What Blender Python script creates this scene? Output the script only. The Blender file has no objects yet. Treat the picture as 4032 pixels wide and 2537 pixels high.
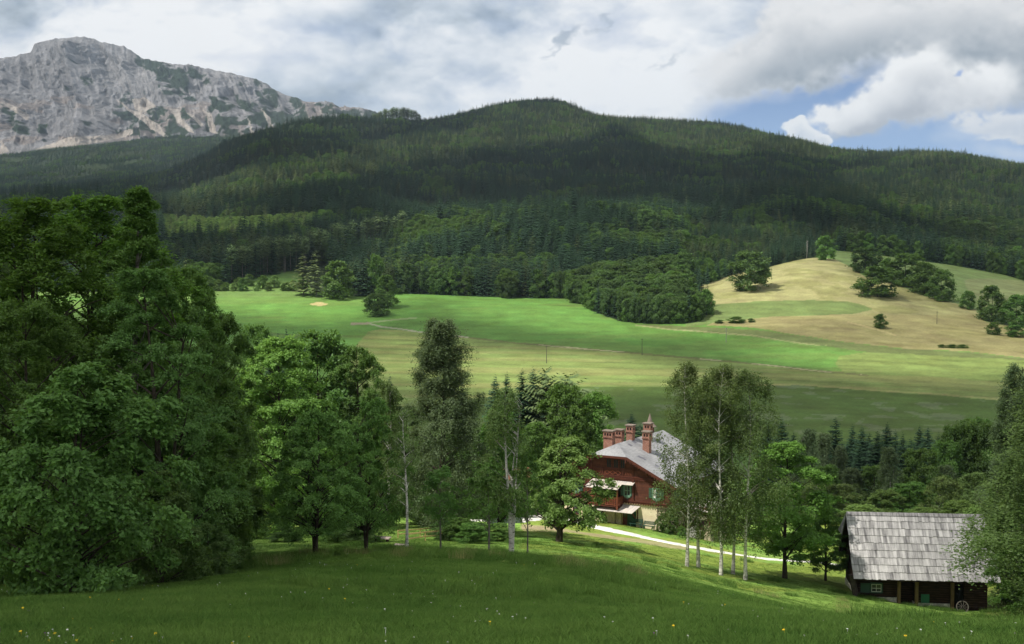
SKYE = .92; SUNE = 5.0; EXPO = 0.2; DECK = True; HAZE = 4.8e-5; DEN = True
import bpy, math, random
import numpy as np
from mathutils import Vector, Matrix
R = math.radians
rng = np.random.default_rng(7)
SC = bpy.context.scene
COL = SC.collection
# ---------------------------------------------------------------- camera numbers
F = 5200.0; CX = 2016.0; CY = 1268.5; YH = 985.0        # pixels of the 4032 x 2537 photograph
TP = (CY - YH) / F; PITCH = math.atan(TP); CP = math.cos(PITCH); SP = math.sin(PITCH)

def ray_z(py):                                            # height per metre of depth for a picture row
    b = (CY - np.asarray(py, float)) / F
    return (-SP + b * CP) / (CP + b * SP)
def ray_x(px, py):
    b = (CY - np.asarray(py, float)) / F
    return ((np.asarray(px, float) - CX) / F) / (CP + b * SP)
def unproj(px, py, Y):
    return Vector((float(ray_x(px, py)) * Y, Y, float(ray_z(py)) * Y))
def project(X, Y, Z):
    d = np.maximum(Y * CP - Z * SP, .05)
    return CX + F * X / d, CY - F * (Y * SP + Z * CP) / d

# ---------------------------------------------------------------- noise
def _hash(ix, iy, s):
    h = (ix.astype(np.int64) * 374761393 + iy.astype(np.int64) * 668265263 + s * 1274126177) & 0x7fffffff
    h = ((h ^ (h >> 13)) * 1274126177) & 0x7fffffff
    h = (h ^ (h >> 16)) & 0xffff
    return h / 65535.0
def vnoise(x, y, s=0):
    x = np.asarray(x, float); y = np.asarray(y, float)
    ix = np.floor(x); iy = np.floor(y); fx = x - ix; fy = y - iy
    fx = fx * fx * (3 - 2 * fx); fy = fy * fy * (3 - 2 * fy)
    ix = ix.astype(np.int64); iy = iy.astype(np.int64)
    a = _hash(ix, iy, s); b = _hash(ix + 1, iy, s); c = _hash(ix, iy + 1, s); d = _hash(ix + 1, iy + 1, s)
    return (a + (b - a) * fx) * (1 - fy) + (c + (d - c) * fx) * fy
def fbm(x, y, octv=4, s=0, ridged=False):
    t = 0; a = .5; n = 0
    for i in range(octv):
        v = vnoise(x * 2 ** i + 13.7 * i, y * 2 ** i - 7.1 * i, s + i)
        if ridged: v = 1 - abs(2 * v - 1)
        t = t + a * v; n += a; a *= .5
    return t / n
def sstep(x, a, b):
    t = np.clip((x - a) / (b - a), 0, 1); return t * t * (3 - 2 * t)
def inpoly(px, py, poly):
    px = np.asarray(px, float); py = np.asarray(py, float)
    inside = np.zeros(px.shape, bool); n = len(poly); j = n - 1
    for i in range(n):
        xi, yi = poly[i]; xj, yj = poly[j]
        if yi != yj:
            inside ^= ((yi > py) != (yj > py)) & (px < (xj - xi) * (py - yi) / (yj - yi) + xi)
        j = i
    return inside
def linedist(px, py, pts):
    d = np.full(np.shape(px), 1e9)
    for (x0, y0), (x1, y1) in zip(pts[:-1], pts[1:]):
        dx, dy = x1 - x0, y1 - y0; L = dx * dx + dy * dy
        t = np.clip(((px - x0) * dx + (py - y0) * dy) / L, 0, 1)
        d = np.minimum(d, np.hypot(px - x0 - t * dx, py - y0 - t * dy))
    return d

# ---------------------------------------------------------------- terrain: control curves (depth Y, [(px, row)])
OFF = 60.0
CURVES = [
 (22,  [(0, 2540), (2000, 2537), (4032, 2556)]),
 (48,  [(0, 2352), (1000, 2318), (2000, 2345), (3000, 2420), (4032, 2495)]),
 (75,  [(0, 2295), (600, 2285), (900, 2240), (1200, 2200), (1600, 2185), (2000, 2203), (2400, 2245), (2800, 2335), (3300, 2440), (3700, 2460), (4032, 2465)]),
 (100, [(0, 2230), (600, 2205), (1000, 2165), (1600, 2150), (2000, 2165), (2400, 2205), (2800, 2300), (3300, 2400), (3700, 2432), (4032, 2440)]),
 (122, [(0, 2170), (600, 2140), (1000, 2105), (1600, 2105), (2000, 2113), (2400, 2150), (2800, 2235), (3300, 2322), (3400, 2345), (3550, 2366), (3700, 2386), (3900, 2392), (4032, 2388)]),
 (148, [(0, 2100), (600, 2060), (1000, 2040), (1600, 2035), (2000, 2045), (2400, 2070), (2640, 2099), (2900, 2145), (3300, 2190), (4032, 2250)]),
 (180, [(0, 2030), (1000, 1990), (2000, 1990), (3000, 2040), (4032, 2090)]),
 (240, [(0, 2080), (2000, 2130), (4032, 2150)]),
 (320, [(0, 1880), (1000, 1900), (2000, 1950), (4032, 1975)]),
 (420, [(0, 1640), (1000, 1660), (2000, 1680), (3000, 1685), (4032, 1700)]),
 (520, [(0, 1490), (1500, 1500), (3000, 1515), (4032, 1545)]),
 (600, [(0, 1380), (1500, 1392), (3000, 1402), (4032, 1425)]),
 (680, [(0, 1285), (1000, 1295), (1500, 1300), (2500, 1300), (3200, 1285), (4032, 1330)]),
 (760, [(0, 1200), (1000, 1205), (2000, 1205), (2600, 1205), (3000, 1185), (3400, 1188), (3750, 1212), (4032, 1250)]),
 (850, [(0, 1120), (1000, 1120), (1500, 1128), (2240, 1145), (2750, 1122), (3000, 1085), (3200, 1060), (3500, 1095), (3750, 1130), (4032, 1180)]),
 (1000,[(0, 1000), (1000, 1000), (1500, 1040), (2100, 960), (2700, 1010), (3000, 1000), (3200, 990), (3400, 1002), (3750, 1046), (4032, 1100)]),
 (1150,[(0, 940), (1000, 905), (1450, 955), (1700, 900), (2000, 862), (2300, 850), (2600, 885), (2800, 930), (3200, 915), (3750, 985), (4032, 1020)]),
 (1400,[(0, 860), (600, 860), (1000, 815), (1500, 840), (2100, 848), (2400, 850), (2700, 858), (3200, 850), (3700, 880), (4032, 920)]),
 (1900,[(0, 830), (600, 815), (850, 740), (1200, 680), (1600, 700), (2100, 730), (2700, 745), (3200, 755), (3700, 775), (4032, 800)]),
 (2500,[(0, 800), (600, 740), (850, 625), (1030, 540), (1200, 530), (1600, 575), (2100, 610), (2700, 635), (3200, 650), (3700, 655), (4032, 680)]),
 (3000,[(0, 790), (600, 730), (850, 650), (1030, 575), (1200, 512), (1460, 492), (1680, 492), (1900, 480), (2100, 490), (2350, 520), (2700, 550), (3100, 566), (3300, 612), (3550, 628), (3750, 612), (3900, 642), (4032, 668), (4300, 720)]),
 (3500,[(0, 770), (600, 715), (850, 660), (1200, 560), (1460, 530), (1700, 505), (1900, 452), (2050, 418), (2130, 412), (2230, 425), (2350, 478), (2600, 492), (2900, 522), (3100, 580), (3300, 640), (3700, 650), (4032, 700), (4300, 760)]),
 (4100,[(0, 705), (600, 650), (1000, 610), (1300, 600), (1700, 590), (2100, 520), (2400, 560), (4032, 800)]),
 (5000,[(0, 618), (300, 598), (600, 568), (1000, 545), (1400, 525), (1800, 600), (2200, 700), (4032, 850)]),
 (6200,[(0, 640), (1400, 600), (2200, 720), (4032, 870)]),
]
NU = 561; UT = np.linspace(-1.6, 1.6, NU)
YT = np.concatenate([np.linspace(-80, 20, 60, False), np.linspace(20, 200, 240, False), np.geomspace(200, 12000, 620)])
def pchip(x, y, xi):
    h = np.diff(x); dl = np.diff(y) / h; n = len(x); m = np.zeros(n)
    for i in range(1, n - 1):
        if dl[i - 1] * dl[i] > 0:
            w1 = 2 * h[i] + h[i - 1]; w2 = h[i] + 2 * h[i - 1]
            m[i] = (w1 + w2) / (w1 / dl[i - 1] + w2 / dl[i])
    m[0] = dl[0]; m[-1] = dl[-1]
    k = np.clip(np.searchsorted(x, xi) - 1, 0, n - 2); t = (xi - x[k]) / h[k]
    r = ((2 * t ** 3 - 3 * t ** 2 + 1) * y[k] + (t ** 3 - 2 * t ** 2 + t) * h[k] * m[k] + (-2 * t ** 3 + 3 * t ** 2) * y[k + 1] + (t ** 3 - t ** 2) * h[k] * m[k + 1])
    return r
def _table():
    ny = len(CURVES); zc = np.zeros((ny + 4, NU)); yc = [-80., 0.] + [float(c[0]) for c in CURVES] + [9000., 12000.]
    zc[0] = 9.0; zc[1] = -1.75
    for k, (Y, pts) in enumerate(CURVES):
        p = np.array(pts, float)
        x0, x1 = p[0, 0], p[-1, 0]
        xs = np.linspace(x0, x1, 160); rows = pchip(p[:, 0], p[:, 1], xs)
        X = ray_x(xs, rows) * Y; Z = ray_z(rows) * Y; U = X / (Y + OFF)
        zc[k + 2] = np.interp(UT, U, Z)
    zc[-2] = 100; zc[-1] = 60
    yc = np.array(yc); out = np.zeros((NU, len(YT)))
    for i in range(NU): out[i] = pchip(yc, zc[:, i], YT)
    # smooth across the columns
    for _ in range(3): out[1:-1] = (out[:-2] + 2 * out[1:-1] + out[2:]) / 4
    return out
HT = _table()
def base_h(X, Y):
    X = np.asarray(X, float); Y = np.asarray(Y, float)
    u = np.clip((X / (np.maximum(Y, -40) + OFF) + 1.6) / 3.2 * (NU - 1), 0, NU - 1.001)
    yi = np.clip(np.interp(Y, YT, np.arange(len(YT))), 0, len(YT) - 1.001)
    i = u.astype(int); j = yi.astype(int); fu = u - i; fy = yi - j
    return (HT[i, j] * (1 - fu) + HT[i + 1, j] * fu) * (1 - fy) + (HT[i, j + 1] * (1 - fu) + HT[i + 1, j + 1] * fu) * fy
# terraces levelled for the two buildings: (centre, half sizes, angle, level)
def H(X, Y):
    X = np.asarray(X, float); Y = np.asarray(Y, float)
    z = base_h(X, Y)
    z = z + (fbm(X / 9, Y / 9, 3, 3) - .5) * .5 * sstep(Y, 10, 40) * (1 - sstep(Y, 200, 400))
    z = z + (fbm(X / 90, Y / 90, 3, 5) - .5) * 3.0 * sstep(Y, 350, 500)
    z = z + (fbm(X / 330, Y / 330, 4, 9, True) - .62) * 55 * sstep(Y, 950, 1500) * (1 - .75 * sstep(Y, 2750, 3000) * (1 - sstep(Y, 3600, 4000)))
    return z
# path centre line in picture coordinates, and its footprint
def ground_hit(px, py, y0=20, y1=400):                    # first terrain point met along a picture ray
    ys = np.linspace(y0, y1, 1500); g = H(ray_x(px, py) * ys, ys) - ray_z(py) * ys
    k = np.argmax(g > 0)
    if g[k] <= 0: k = -1
    return float(ys[k])
def at_ground(px, py, y0=20, y1=400):
    Y = ground_hit(px, py, y0, y1); X = float(ray_x(px, py)) * Y
    return Vector((X, Y, float(H(X, Y))))

# ---------------------------------------------------------------- object helpers
def mesh_np(name, V, quads=None, tris=None, fattr=None, smooth=False, cattr=None):
    me = bpy.data.meshes.new(name)
    V = np.asarray(V, np.float32)
    q = np.zeros((0, 4), np.int32) if quads is None else np.asarray(quads, np.int32).reshape(-1, 4)
    t = np.zeros((0, 3), np.int32) if tris is None else np.asarray(tris, np.int32).reshape(-1, 3)
    nf = len(q) + len(t)
    me.vertices.add(len(V)); me.vertices.foreach_set('co', V.ravel())
    me.loops.add(q.size + t.size); me.loops.foreach_set('vertex_index', np.concatenate([q.ravel(), t.ravel()]).astype(np.int32))
    me.polygons.add(nf)
    ls = np.concatenate([np.arange(len(q)) * 4, q.size + np.arange(len(t)) * 3]).astype(np.int32)
    me.polygons.foreach_set('loop_start', ls)
    me.polygons.foreach_set('use_smooth', np.full(nf, smooth))
    for k, a in (fattr or {}).items():
        at = me.attributes.new(k, 'FLOAT', 'FACE'); at.data.foreach_set('value', np.asarray(a, np.float32))
    for k, a in (cattr or {}).items():
        a = np.asarray(a, np.float32)
        if a.ndim == 1:
            at = me.attributes.new(k, 'FLOAT', 'POINT'); at.data.foreach_set('value', a)
        else:
            at = me.attributes.new(k, 'FLOAT_COLOR', 'POINT')
            if a.shape[1] == 3: a = np.hstack([a, np.ones((len(a), 1), np.float32)])
            at.data.foreach_set('color', a.ravel())
    me.update(calc_edges=True)
    return me
def link(name, me, mat=None, parent=None, loc=None, rz=0.0):
    o = bpy.data.objects.new(name, me); COL.objects.link(o)
    if mat is not None and me is not None and len(me.materials) == 0: me.materials.append(mat)
    if parent is not None: o.parent = parent
    if loc is not None: o.location = loc
    if rz: o.rotation_euler = (0, 0, rz)
    return o
def tag(o, label=None, cat=None, group=None, kind=None):
    if label: o['label'] = label
    if cat: o['category'] = cat
    if group: o['group'] = group
    if kind: o['kind'] = kind
    return o
def empty(name, loc, rz=0.0):
    o = bpy.data.objects.new(name, None); COL.objects.link(o); o.location = loc; o.rotation_euler = (0, 0, rz)
    o.empty_display_size = .3
    return o
class MB:                                                  # collects boxes, bars, tubes into one mesh
    def __init__(s): s.v = []; s.q = []; s.t = []; s.n = 0
    def add(s, V, q=None, t=None):
        V = np.asarray(V, float).reshape(-1, 3); s.v.append(V)
        if q is not None and len(q): s.q.append(np.asarray(q, int).reshape(-1, 4) + s.n)
        if t is not None and len(t): s.t.append(np.asarray(t, int).reshape(-1, 3) + s.n)
        s.n += len(V); return s
    def box(s, a, b):
        x0, y0, z0 = a; x1, y1, z1 = b
        V = [(x0, y0, z0), (x1, y0, z0), (x1, y1, z0), (x0, y1, z0), (x0, y0, z1), (x1, y0, z1), (x1, y1, z1), (x0, y1, z1)]
        return s.add(V, [(0, 3, 2, 1), (4, 5, 6, 7), (0, 1, 5, 4), (1, 2, 6, 5), (2, 3, 7, 6), (3, 0, 4, 7)])
    def hexa(s, P):                                        # 8 points, bottom ring then top ring
        return s.add(P, [(0, 3, 2, 1), (4, 5, 6, 7), (0, 1, 5, 4), (1, 2, 6, 5), (2, 3, 7, 6), (3, 0, 4, 7)])
    def bar(s, p, q, w, h=None, up=(0, 0, 1)):
        h = h or w; p = Vector(p); q = Vector(q); d = (q - p).normalized(); u = Vector(up)
        if abs(d.dot(u)) > .98: u = Vector((1, 0, 0))
        r = d.cross(u).normalized(); u = r.cross(d)
        ring = [(-1, -1), (1, -1), (1, 1), (-1, 1)]
        P = [p + r * (a * w / 2) + u * (b * h / 2) for a, b in ring] + [q + r * (a * w / 2) + u * (b * h / 2) for a, b in ring]
        return s.hexa([tuple(x) for x in P])
    def slab(s, pts, th, up=None):                         # a planar polygon given thickness (pts 4, downwards)
        P = [Vector(p) for p in pts]; n = (P[1] - P[0]).cross(P[2] - P[0]).normalized()
        if n.z < 0: n = -n
        if up is not None: n = Vector(up)
        m = len(P); V = [tuple(p - n * th) for p in P] + [tuple(p) for p in P]
        q = [(i, (i + 1) % m, m + (i + 1) % m, m + i) for i in range(m)]
        if m == 4: return s.add(V, q + [(3, 2, 1, 0), (4, 5, 6, 7)])
        if m == 3: return s.add(V, q, [(2, 1, 0), (3, 4, 5)])
        t = [(0, i + 1, i) for i in range(1, m - 1)] + [(m, m + i, m + i + 1) for i in range(1, m - 1)]
        return s.add(V, q, t)
    def tube(s, pts, rad, n=6, cap=True):
        P = np.asarray(pts, float); k = len(P); rad = np.broadcast_to(np.asarray(rad, float), (k,))
        T = np.gradient(P, axis=0); T /= np.linalg.norm(T, axis=1)[:, None] + 1e-9
        ref = np.array([0, 0, 1.]) if abs(T[0, 2]) < .9 else np.array([1., 0, 0])
        A = np.cross(T, ref); A /= np.linalg.norm(A, axis=1)[:, None] + 1e-9; B = np.cross(T, A)
        th = np.arange(n) * 2 * np.pi / n
        V = P[:, None] + rad[:, None, None] * (A[:, None] * np.cos(th)[None, :, None] + B[:, None] * np.sin(th)[None, :, None])
        i = np.arange(k - 1)[:, None] * n; j = np.arange(n)[None]; j2 = (j + 1) % n
        q = np.stack([i + j, i + j2, i + n + j2, i + n + j], -1).reshape(-1, 4)
        return s.add(V.reshape(-1, 3), q)
    def cone(s, c, r0, r1, h, n=12, rz=0):
        th = np.arange(n) * 2 * np.pi / n + rz; c = np.array(c, float)
        lo = c + np.stack([r0 * np.cos(th), r0 * np.sin(th), 0 * th], -1); hi = c + np.stack([r1 * np.cos(th), r1 * np.sin(th), 0 * th + h], -1)
        V = np.vstack([lo, hi, [c], [c + (0, 0, h)]]); j = np.arange(n); j2 = (j + 1) % n
        return s.add(V, np.stack([j, j2, n + j2, n + j], -1), np.vstack([np.stack([j2, j, 0 * j + 2 * n], -1), np.stack([n + j, n + j2, 0 * j + 2 * n + 1], -1)]))
    def mesh(s, name):
        return mesh_np(name, np.vstack(s.v), np.vstack(s.q) if s.q else None, np.vstack(s.t) if s.t else None)
    def build(s, name, mat, parent=None, loc=None, rz=0.0): return link(name, s.mesh(name), mat, parent, loc, rz)
def blob(c, r, seed=0, nu=14, nv=9, squash=(1, 1, 1), rough=.25):
    th = np.linspace(0, 2 * np.pi, nu, False); ph = np.linspace(0, np.pi, nv)
    T, P = np.meshgrid(th, ph); d = np.stack([np.cos(T) * np.sin(P), np.sin(T) * np.sin(P), np.cos(P)], -1)
    k = 1 + rough * (fbm(d[..., 0] * 2 + seed * 3.1 + d[..., 2], d[..., 1] * 2 - seed + d[..., 2], 3, seed) - .5) * 2
    V = np.array(c) + d * k[..., None] * r * np.array(squash)
    i = np.arange(nv - 1)[:, None] * nu; j = np.arange(nu)[None]; j2 = (j + 1) % nu
    return V.reshape(-1, 3), np.stack([i + j, i + nu + j, i + nu + j2, i + j2], -1).reshape(-1, 4)

# ---------------------------------------------------------------- materials
def newmat(name):
    m = bpy.data.materials.new(name); m.use_nodes = True; nt = m.node_tree; nt.nodes.clear()
    out = nt.nodes.new('ShaderNodeOutputMaterial'); return m, nt, out
class NT:
    def __init__(s, nt): s.nt = nt
    def n(s, t, **kw):
        x = s.nt.nodes.new(t)
        for k, v in kw.items(): setattr(x, k, v)
        return x
    def L(s, a, b): s.nt.links.new(a, b)
    def put(s, sock, v):
        if hasattr(v, 'is_output'): s.nt.links.new(v, sock)
        else: sock.default_value = v
    def math(s, op, a, b=None, c=None, clamp=False):
        x = s.n('ShaderNodeMath', operation=op, use_clamp=clamp); s.put(x.inputs[0], a)
        if b is not None: s.put(x.inputs[1], b)
        if c is not None: s.put(x.inputs[2], c)
        return x.outputs[0]
    def mr(s, v, a, b, c=0., d=1., smooth=False):
        x = s.n('ShaderNodeMapRange', interpolation_type='SMOOTHSTEP' if smooth else 'LINEAR')
        s.put(x.inputs[0], v); 
        for i, k in enumerate((a, b, c, d)): s.put(x.inputs[i + 1], k)
        return x.outputs[0]
    def mix(s, f, a, b, mode='MIX'):
        x = s.n('ShaderNodeMix', data_type='RGBA', blend_type=mode); s.put(x.inputs[0], f)
        s.put(x.inputs[6], a if hasattr(a, 'is_output') else (*a, 1)[:4]); s.put(x.inputs[7], b if hasattr(b, 'is_output') else (*b, 1)[:4])
        return x.outputs[2]
    def noise(s, scale, detail=3., vec=None, rough=.55, dim='3D', dist=0.):
        x = s.n('ShaderNodeTexNoise', noise_dimensions=dim); x.inputs['Scale'].default_value = scale; x.inputs['Detail'].default_value = detail
        x.inputs['Roughness'].default_value = rough; x.inputs['Distortion'].default_value = dist
        if vec is not None: s.L(vec, x.inputs['Vector'])
        return x.outputs['Fac']
    def coord(s, kind='Object', scale=None, rot=None):
        c = s.n('ShaderNodeTexCoord').outputs[kind] if kind != 'Position' else s.n('ShaderNodeNewGeometry').outputs['Position']
        if scale is None and rot is None: return c
        m = s.n('ShaderNodeMapping'); s.L(c, m.inputs['Vector'])
        if scale is not None: m.inputs['Scale'].default_value = scale
        if rot is not None: m.inputs['Rotation'].default_value = rot
        return m.outputs['Vector']
    def attr(s, name, kind='GEOMETRY', out='Fac'):
        return s.n('ShaderNodeAttribute', attribute_name=name, attribute_type=kind).outputs[out]
def surf(name, col, rough=.85, spec=.25, bump=None, build=None):
    m, nt, out = newmat(name); k = NT(nt); p = k.n('ShaderNodeBsdfPrincipled')
    p.inputs['Roughness'].default_value = rough; p.inputs['Specular IOR Level'].default_value = spec
    c = build(k) if build else (*col, 1)
    k.put(p.inputs['Base Color'], c)
    if bump:
        b = k.n('ShaderNodeBump'); b.inputs['Strength'].default_value = bump[1]; b.inputs['Distance'].default_value = bump[2]
        k.L(k.noise(bump[0], 3, k.coord()), b.inputs['Height']); k.L(b.outputs[0], p.inputs['Normal'])
    k.L(p.outputs[0], out.inputs['Surface']); return m
def leafmat(name, dark, light, trans=.35, pos=False):
    m, nt, out = newmat(name); k = NT(nt)
    v = k.attr('v'); oi = k.n('ShaderNodeObjectInfo').outputs['Random']
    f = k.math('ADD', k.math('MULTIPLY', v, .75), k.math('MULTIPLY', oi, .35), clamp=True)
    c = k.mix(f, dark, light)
    hsv = k.n('ShaderNodeHueSaturation'); k.L(c, hsv.inputs['Color'])
    k.L(k.mr(oi, 0, 1, .485, .512), hsv.inputs['Hue']); k.L(k.mr(k.math('FRACT', k.math('MULTIPLY', oi, 7.3)), 0, 1, .75, 1.25), hsv.inputs['Value'])
    c = hsv.outputs[0]
    d = k.n('ShaderNodeBsdfDiffuse'); t = k.n('ShaderNodeBsdfTranslucent'); g = k.n('ShaderNodeBsdfGlossy'); g.inputs['Roughness'].default_value = .45
    k.L(c, d.inputs[0]); tc = k.mix(.5, c, (light[0] * 1.3, light[1] * 1.25, light[2] * .6)); k.L(tc, t.inputs[0])
    g.inputs[0].default_value = (.5, .55, .5, 1)
    a = k.n('ShaderNodeMixShader'); a.inputs[0].default_value = trans; k.L(d.outputs[0], a.inputs[1]); k.L(t.outputs[0], a.inputs[2])
    b = k.n('ShaderNodeMixShader'); b.inputs[0].default_value = .03; k.L(a.outputs[0], b.inputs[1]); k.L(g.outputs[0], b.inputs[2])
    k.L(b.outputs[0], out.inputs['Surface']); return m
# ================================================================ GROUND
def ssum(*a): return np.concatenate(a)
ucols = ssum(np.linspace(-1.6, -.46, 60, False), np.linspace(-.46, .46, 760), np.linspace(.46, 1.6, 61)[1:])
yrows = ssum(np.linspace(-78, 20, 36, False), np.linspace(20, 165, 230, False), np.linspace(165, 420, 70, False), np.linspace(420, 1060, 270, False), np.linspace(1060, 3800, 190, False), np.linspace(3800, 11500, 60))
GU, GY = np.meshgrid(ucols, yrows); GX = GU * (np.maximum(GY, -40) + OFF); GZ = H(GX, GY)
gpx, gpy = project(GX, GY, GZ)
wob = lambda s, a: (fbm(GX / s, GY / s, 3, 21) - .5) * a
PATH = [(1700, 2052), (1900, 2050), (2010, 2056), (2060, 2044), (2130, 2036), (2220, 2046), (2300, 2062), (2400, 2088), (2500, 2108), (2600, 2131), (2700, 2150), (2800, 2168), (2900, 2184), (3000, 2200), (3100, 2208), (3200, 2213), (3330, 2229), (3420, 2245)]
TRACK = [(2060, 2074), (2180, 2083), (2300, 2101), (2420, 2118), (2520, 2130), (2640, 2152), (2700, 2160)]
DRY = [(2700, 1150), (2751, 1118), (2793, 1100), (2850, 1070), (3021, 1040), (3137, 1010), (3286, 1020), (3353, 1055), (3397, 1085), (3530, 1121), (3635, 1165), (3751, 1193), (3839, 1218), (3883, 1270), (4032, 1292), (4300, 1320), (4300, 1420), (4032, 1409), (3806, 1384), (3557, 1373), (3364, 1350), (3142, 1320), (2977, 1292), (2783, 1281), (2811, 1265), (2740, 1250)]
ISLE = [(2700, 1210), (2777, 1201), (2977, 1187), (3198, 1182), (3336, 1187), (3400, 1203), (3435, 1220), (3364, 1237), (3253, 1240), (3032, 1248), (2811, 1270), (2700, 1290)]
MOWN = [(1412, 1349), (1451, 1306), (1498, 1296), (1684, 1309), (1843, 1329), (2162, 1362), (2495, 1389), (2710, 1408), (3004, 1436), (3260, 1465), (3315, 1460), (3290, 1430), (3310, 1400), (3419, 1384), (3640, 1395), (4032, 1414), (4400, 1440), (4400, 1640), (4032, 1590), (3910, 1575), (3699, 1558), (3464, 1544), (3252, 1525), (3135, 1516), (2994, 1520), (2700, 1526), (2296, 1523), (2000, 1550), (1700, 1600), (1420, 1600), (1360, 1500), (1370, 1400)]
MIDROAD = [(1449, 1275), (1501, 1288), (1590, 1298), (1688, 1311), (1843, 1329), (2162, 1362), (2495, 1389), (2710, 1408), (3004, 1436), (3260, 1466), (3419, 1479)]
UPROAD = [(1449, 1273), (1501, 1266), (1560, 1260), (1640, 1253)]
HEDGELINE = [(2500, 1281), (2640, 1296), (2783, 1308), (2977, 1325), (3142, 1350), (3275, 1364)]
CLEAR = [(1318, 1012), (1418, 988), (1501, 972), (1520, 985), (1428, 1016), (1376, 1040), (1322, 1042)]
MOWN2 = [(3800, 1100), (3900, 1098), (4200, 1110), (4200, 1230), (3990, 1190), (3880, 1215), (3850, 1190), (3810, 1150)]
FOREST = [(-400, 1150), (806, 1150), (880, 1120), (1039, 1086), (1164, 1065), (1200, 1100), (1230, 1150), (1400, 1165), (1533, 1150), (1636, 1157), (1900, 1168), (2108, 1175), (2237, 1175), (2258, 1193), (2315, 1201), (2331, 1224), (2383, 1245), (2445, 1266), (2549, 1276), (2679, 1276), (2751, 1266), (2770, 1230), (2755, 1150), (2751, 1126), (2793, 1115), (2876, 1084), (3016, 1053), (3146, 1022), (3250, 1010), (3280, 985), (3380, 993), (3530, 1014), (3751, 1044), (3972, 1086), (4032, 1105), (4500, 1250), (4500, -900), (-400, -900)]
far = (GY > 400) & (GY < 1350)
col = np.zeros(GX.shape + (3,)); C = lambda *a: np.array(a, float)
col[:] = C(.085, .175, .028)                              # meadow
fw = wob(14, 10); px, py = gpx + fw * .4, gpy + wob(20, 6)
def paint(mask, c, k=1.0):
    m = (mask.astype(float) * k)[..., None]; col[:] = col * (1 - m) + C(*c) * m
paint(far, (.112, .225, .045)); paint(far & (fbm(GX / 60, GY / 30, 4, 56) > .52), (.135, .205, .050), .5)
big = fbm(GX / 120, GY / 60, 4, 31)
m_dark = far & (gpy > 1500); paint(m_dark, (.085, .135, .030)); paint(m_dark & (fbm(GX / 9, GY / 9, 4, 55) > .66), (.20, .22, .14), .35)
paint(far & inpoly(px, py, MOWN), (.180, .235, .066))
stripe = .5 + .5 * np.sin((GY + .18 * GX + 10 * fbm(GX / 80, GY / 80, 2, 8)) / 2.6) * fbm(GX / 60, GY / 5, 3, 77)
paint(far & inpoly(px, py, MOWN) & (stripe > .62), (.125, .165, .045), .55)
paint(far & inpoly(px, py, MOWN) & (fbm(GX / 150, GY / 9, 3, 78) > .6), (.25, .25, .09), .5)
paint(far & (gpy < 1300) & (gpx > 3280), (.12, .17, .055))
paint(far & inpoly(px, py, MOWN2), (.17, .19, .08), .8)
paint(far & inpoly(px, py, DRY), (.275, .262, .115))
paint(far & inpoly(px, py, DRY) & (fbm(GX / 13, GY / 13, 4, 41) > .56), (.20, .20, .07), .6)
paint(far & inpoly(px, py, DRY) & (gpy > 1240) , (.235, .20, .085), .55)
paint(far & inpoly(px, py, ISLE), (.14, .19, .06))
paint(far & inpoly(px, py, [(2470, 1276), (2700, 1285), (2977, 1300), (3142, 1322), (3364, 1352), (3557, 1375), (3806, 1386), (4032, 1411), (4032, 1420), (3640, 1398), (3419, 1386), (3275, 1366), (2977, 1328), (2700, 1303)]), (.13, .16, .055))
line = lambda pts, w: far & (linedist(px, py, pts) < w)
paint(line(HEDGELINE, 2.0) & (wob(25, 1) > -.2), (.34, .33, .16), .6)
paint(line(MIDROAD[3:], 3.2), (.12, .10, .05), .6); paint(line(MIDROAD[3:], 1.8) & (wob(30, 1) > 0), (.40, .36, .22), .7)
paint(line(MIDROAD[:5], 2.6), (.36, .34, .25), .8); paint(line(UPROAD, 3), (.30, .31, .18), .5); paint(line([(1382, 1277), (1449, 1275)], 5), (.3, .24, .18), .8)
paint(line([(3530, 1320), (3420, 1290), (3340, 1268)], 2.5), (.40, .33, .16), .6)
paint(line([(2994, 1516), (3135, 1512), (3252, 1521), (3464, 1540), (3699, 1553), (3910, 1570), (4040, 1578)], 3), (.3, .27, .11), .6)
paint(far & (((gpx - 1255) / 32) ** 2 + ((gpy - 1198) / 7) ** 2 < 1 + wob(6, 1.2)), (.42, .36, .16))
paint(far & (gpy < 1170) & (gpx < 1200), (.13, .20, .06), .5)
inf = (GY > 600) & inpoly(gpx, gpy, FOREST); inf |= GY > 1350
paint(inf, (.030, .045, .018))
paint(inf & inpoly(gpx + fw, gpy, CLEAR), (.17, .105, .075)); paint(inf & inpoly(gpx, gpy, CLEAR) & (fbm(GX / 6, GY / 6, 3, 5) > .55), (.10, .07, .05), .6)
paint(inf & inpoly(gpx, gpy, [(806, 1160), (806, 1140), (884, 1110), (1039, 1080), (1164, 1058), (1240, 1150)]), (.07, .12, .03))
paint((GY > 3000) & inpoly(gpx, gpy, [(1600, 470), (1680, 466), (1690, 482), (1600, 485)]), (.35, .33, .12))
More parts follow.
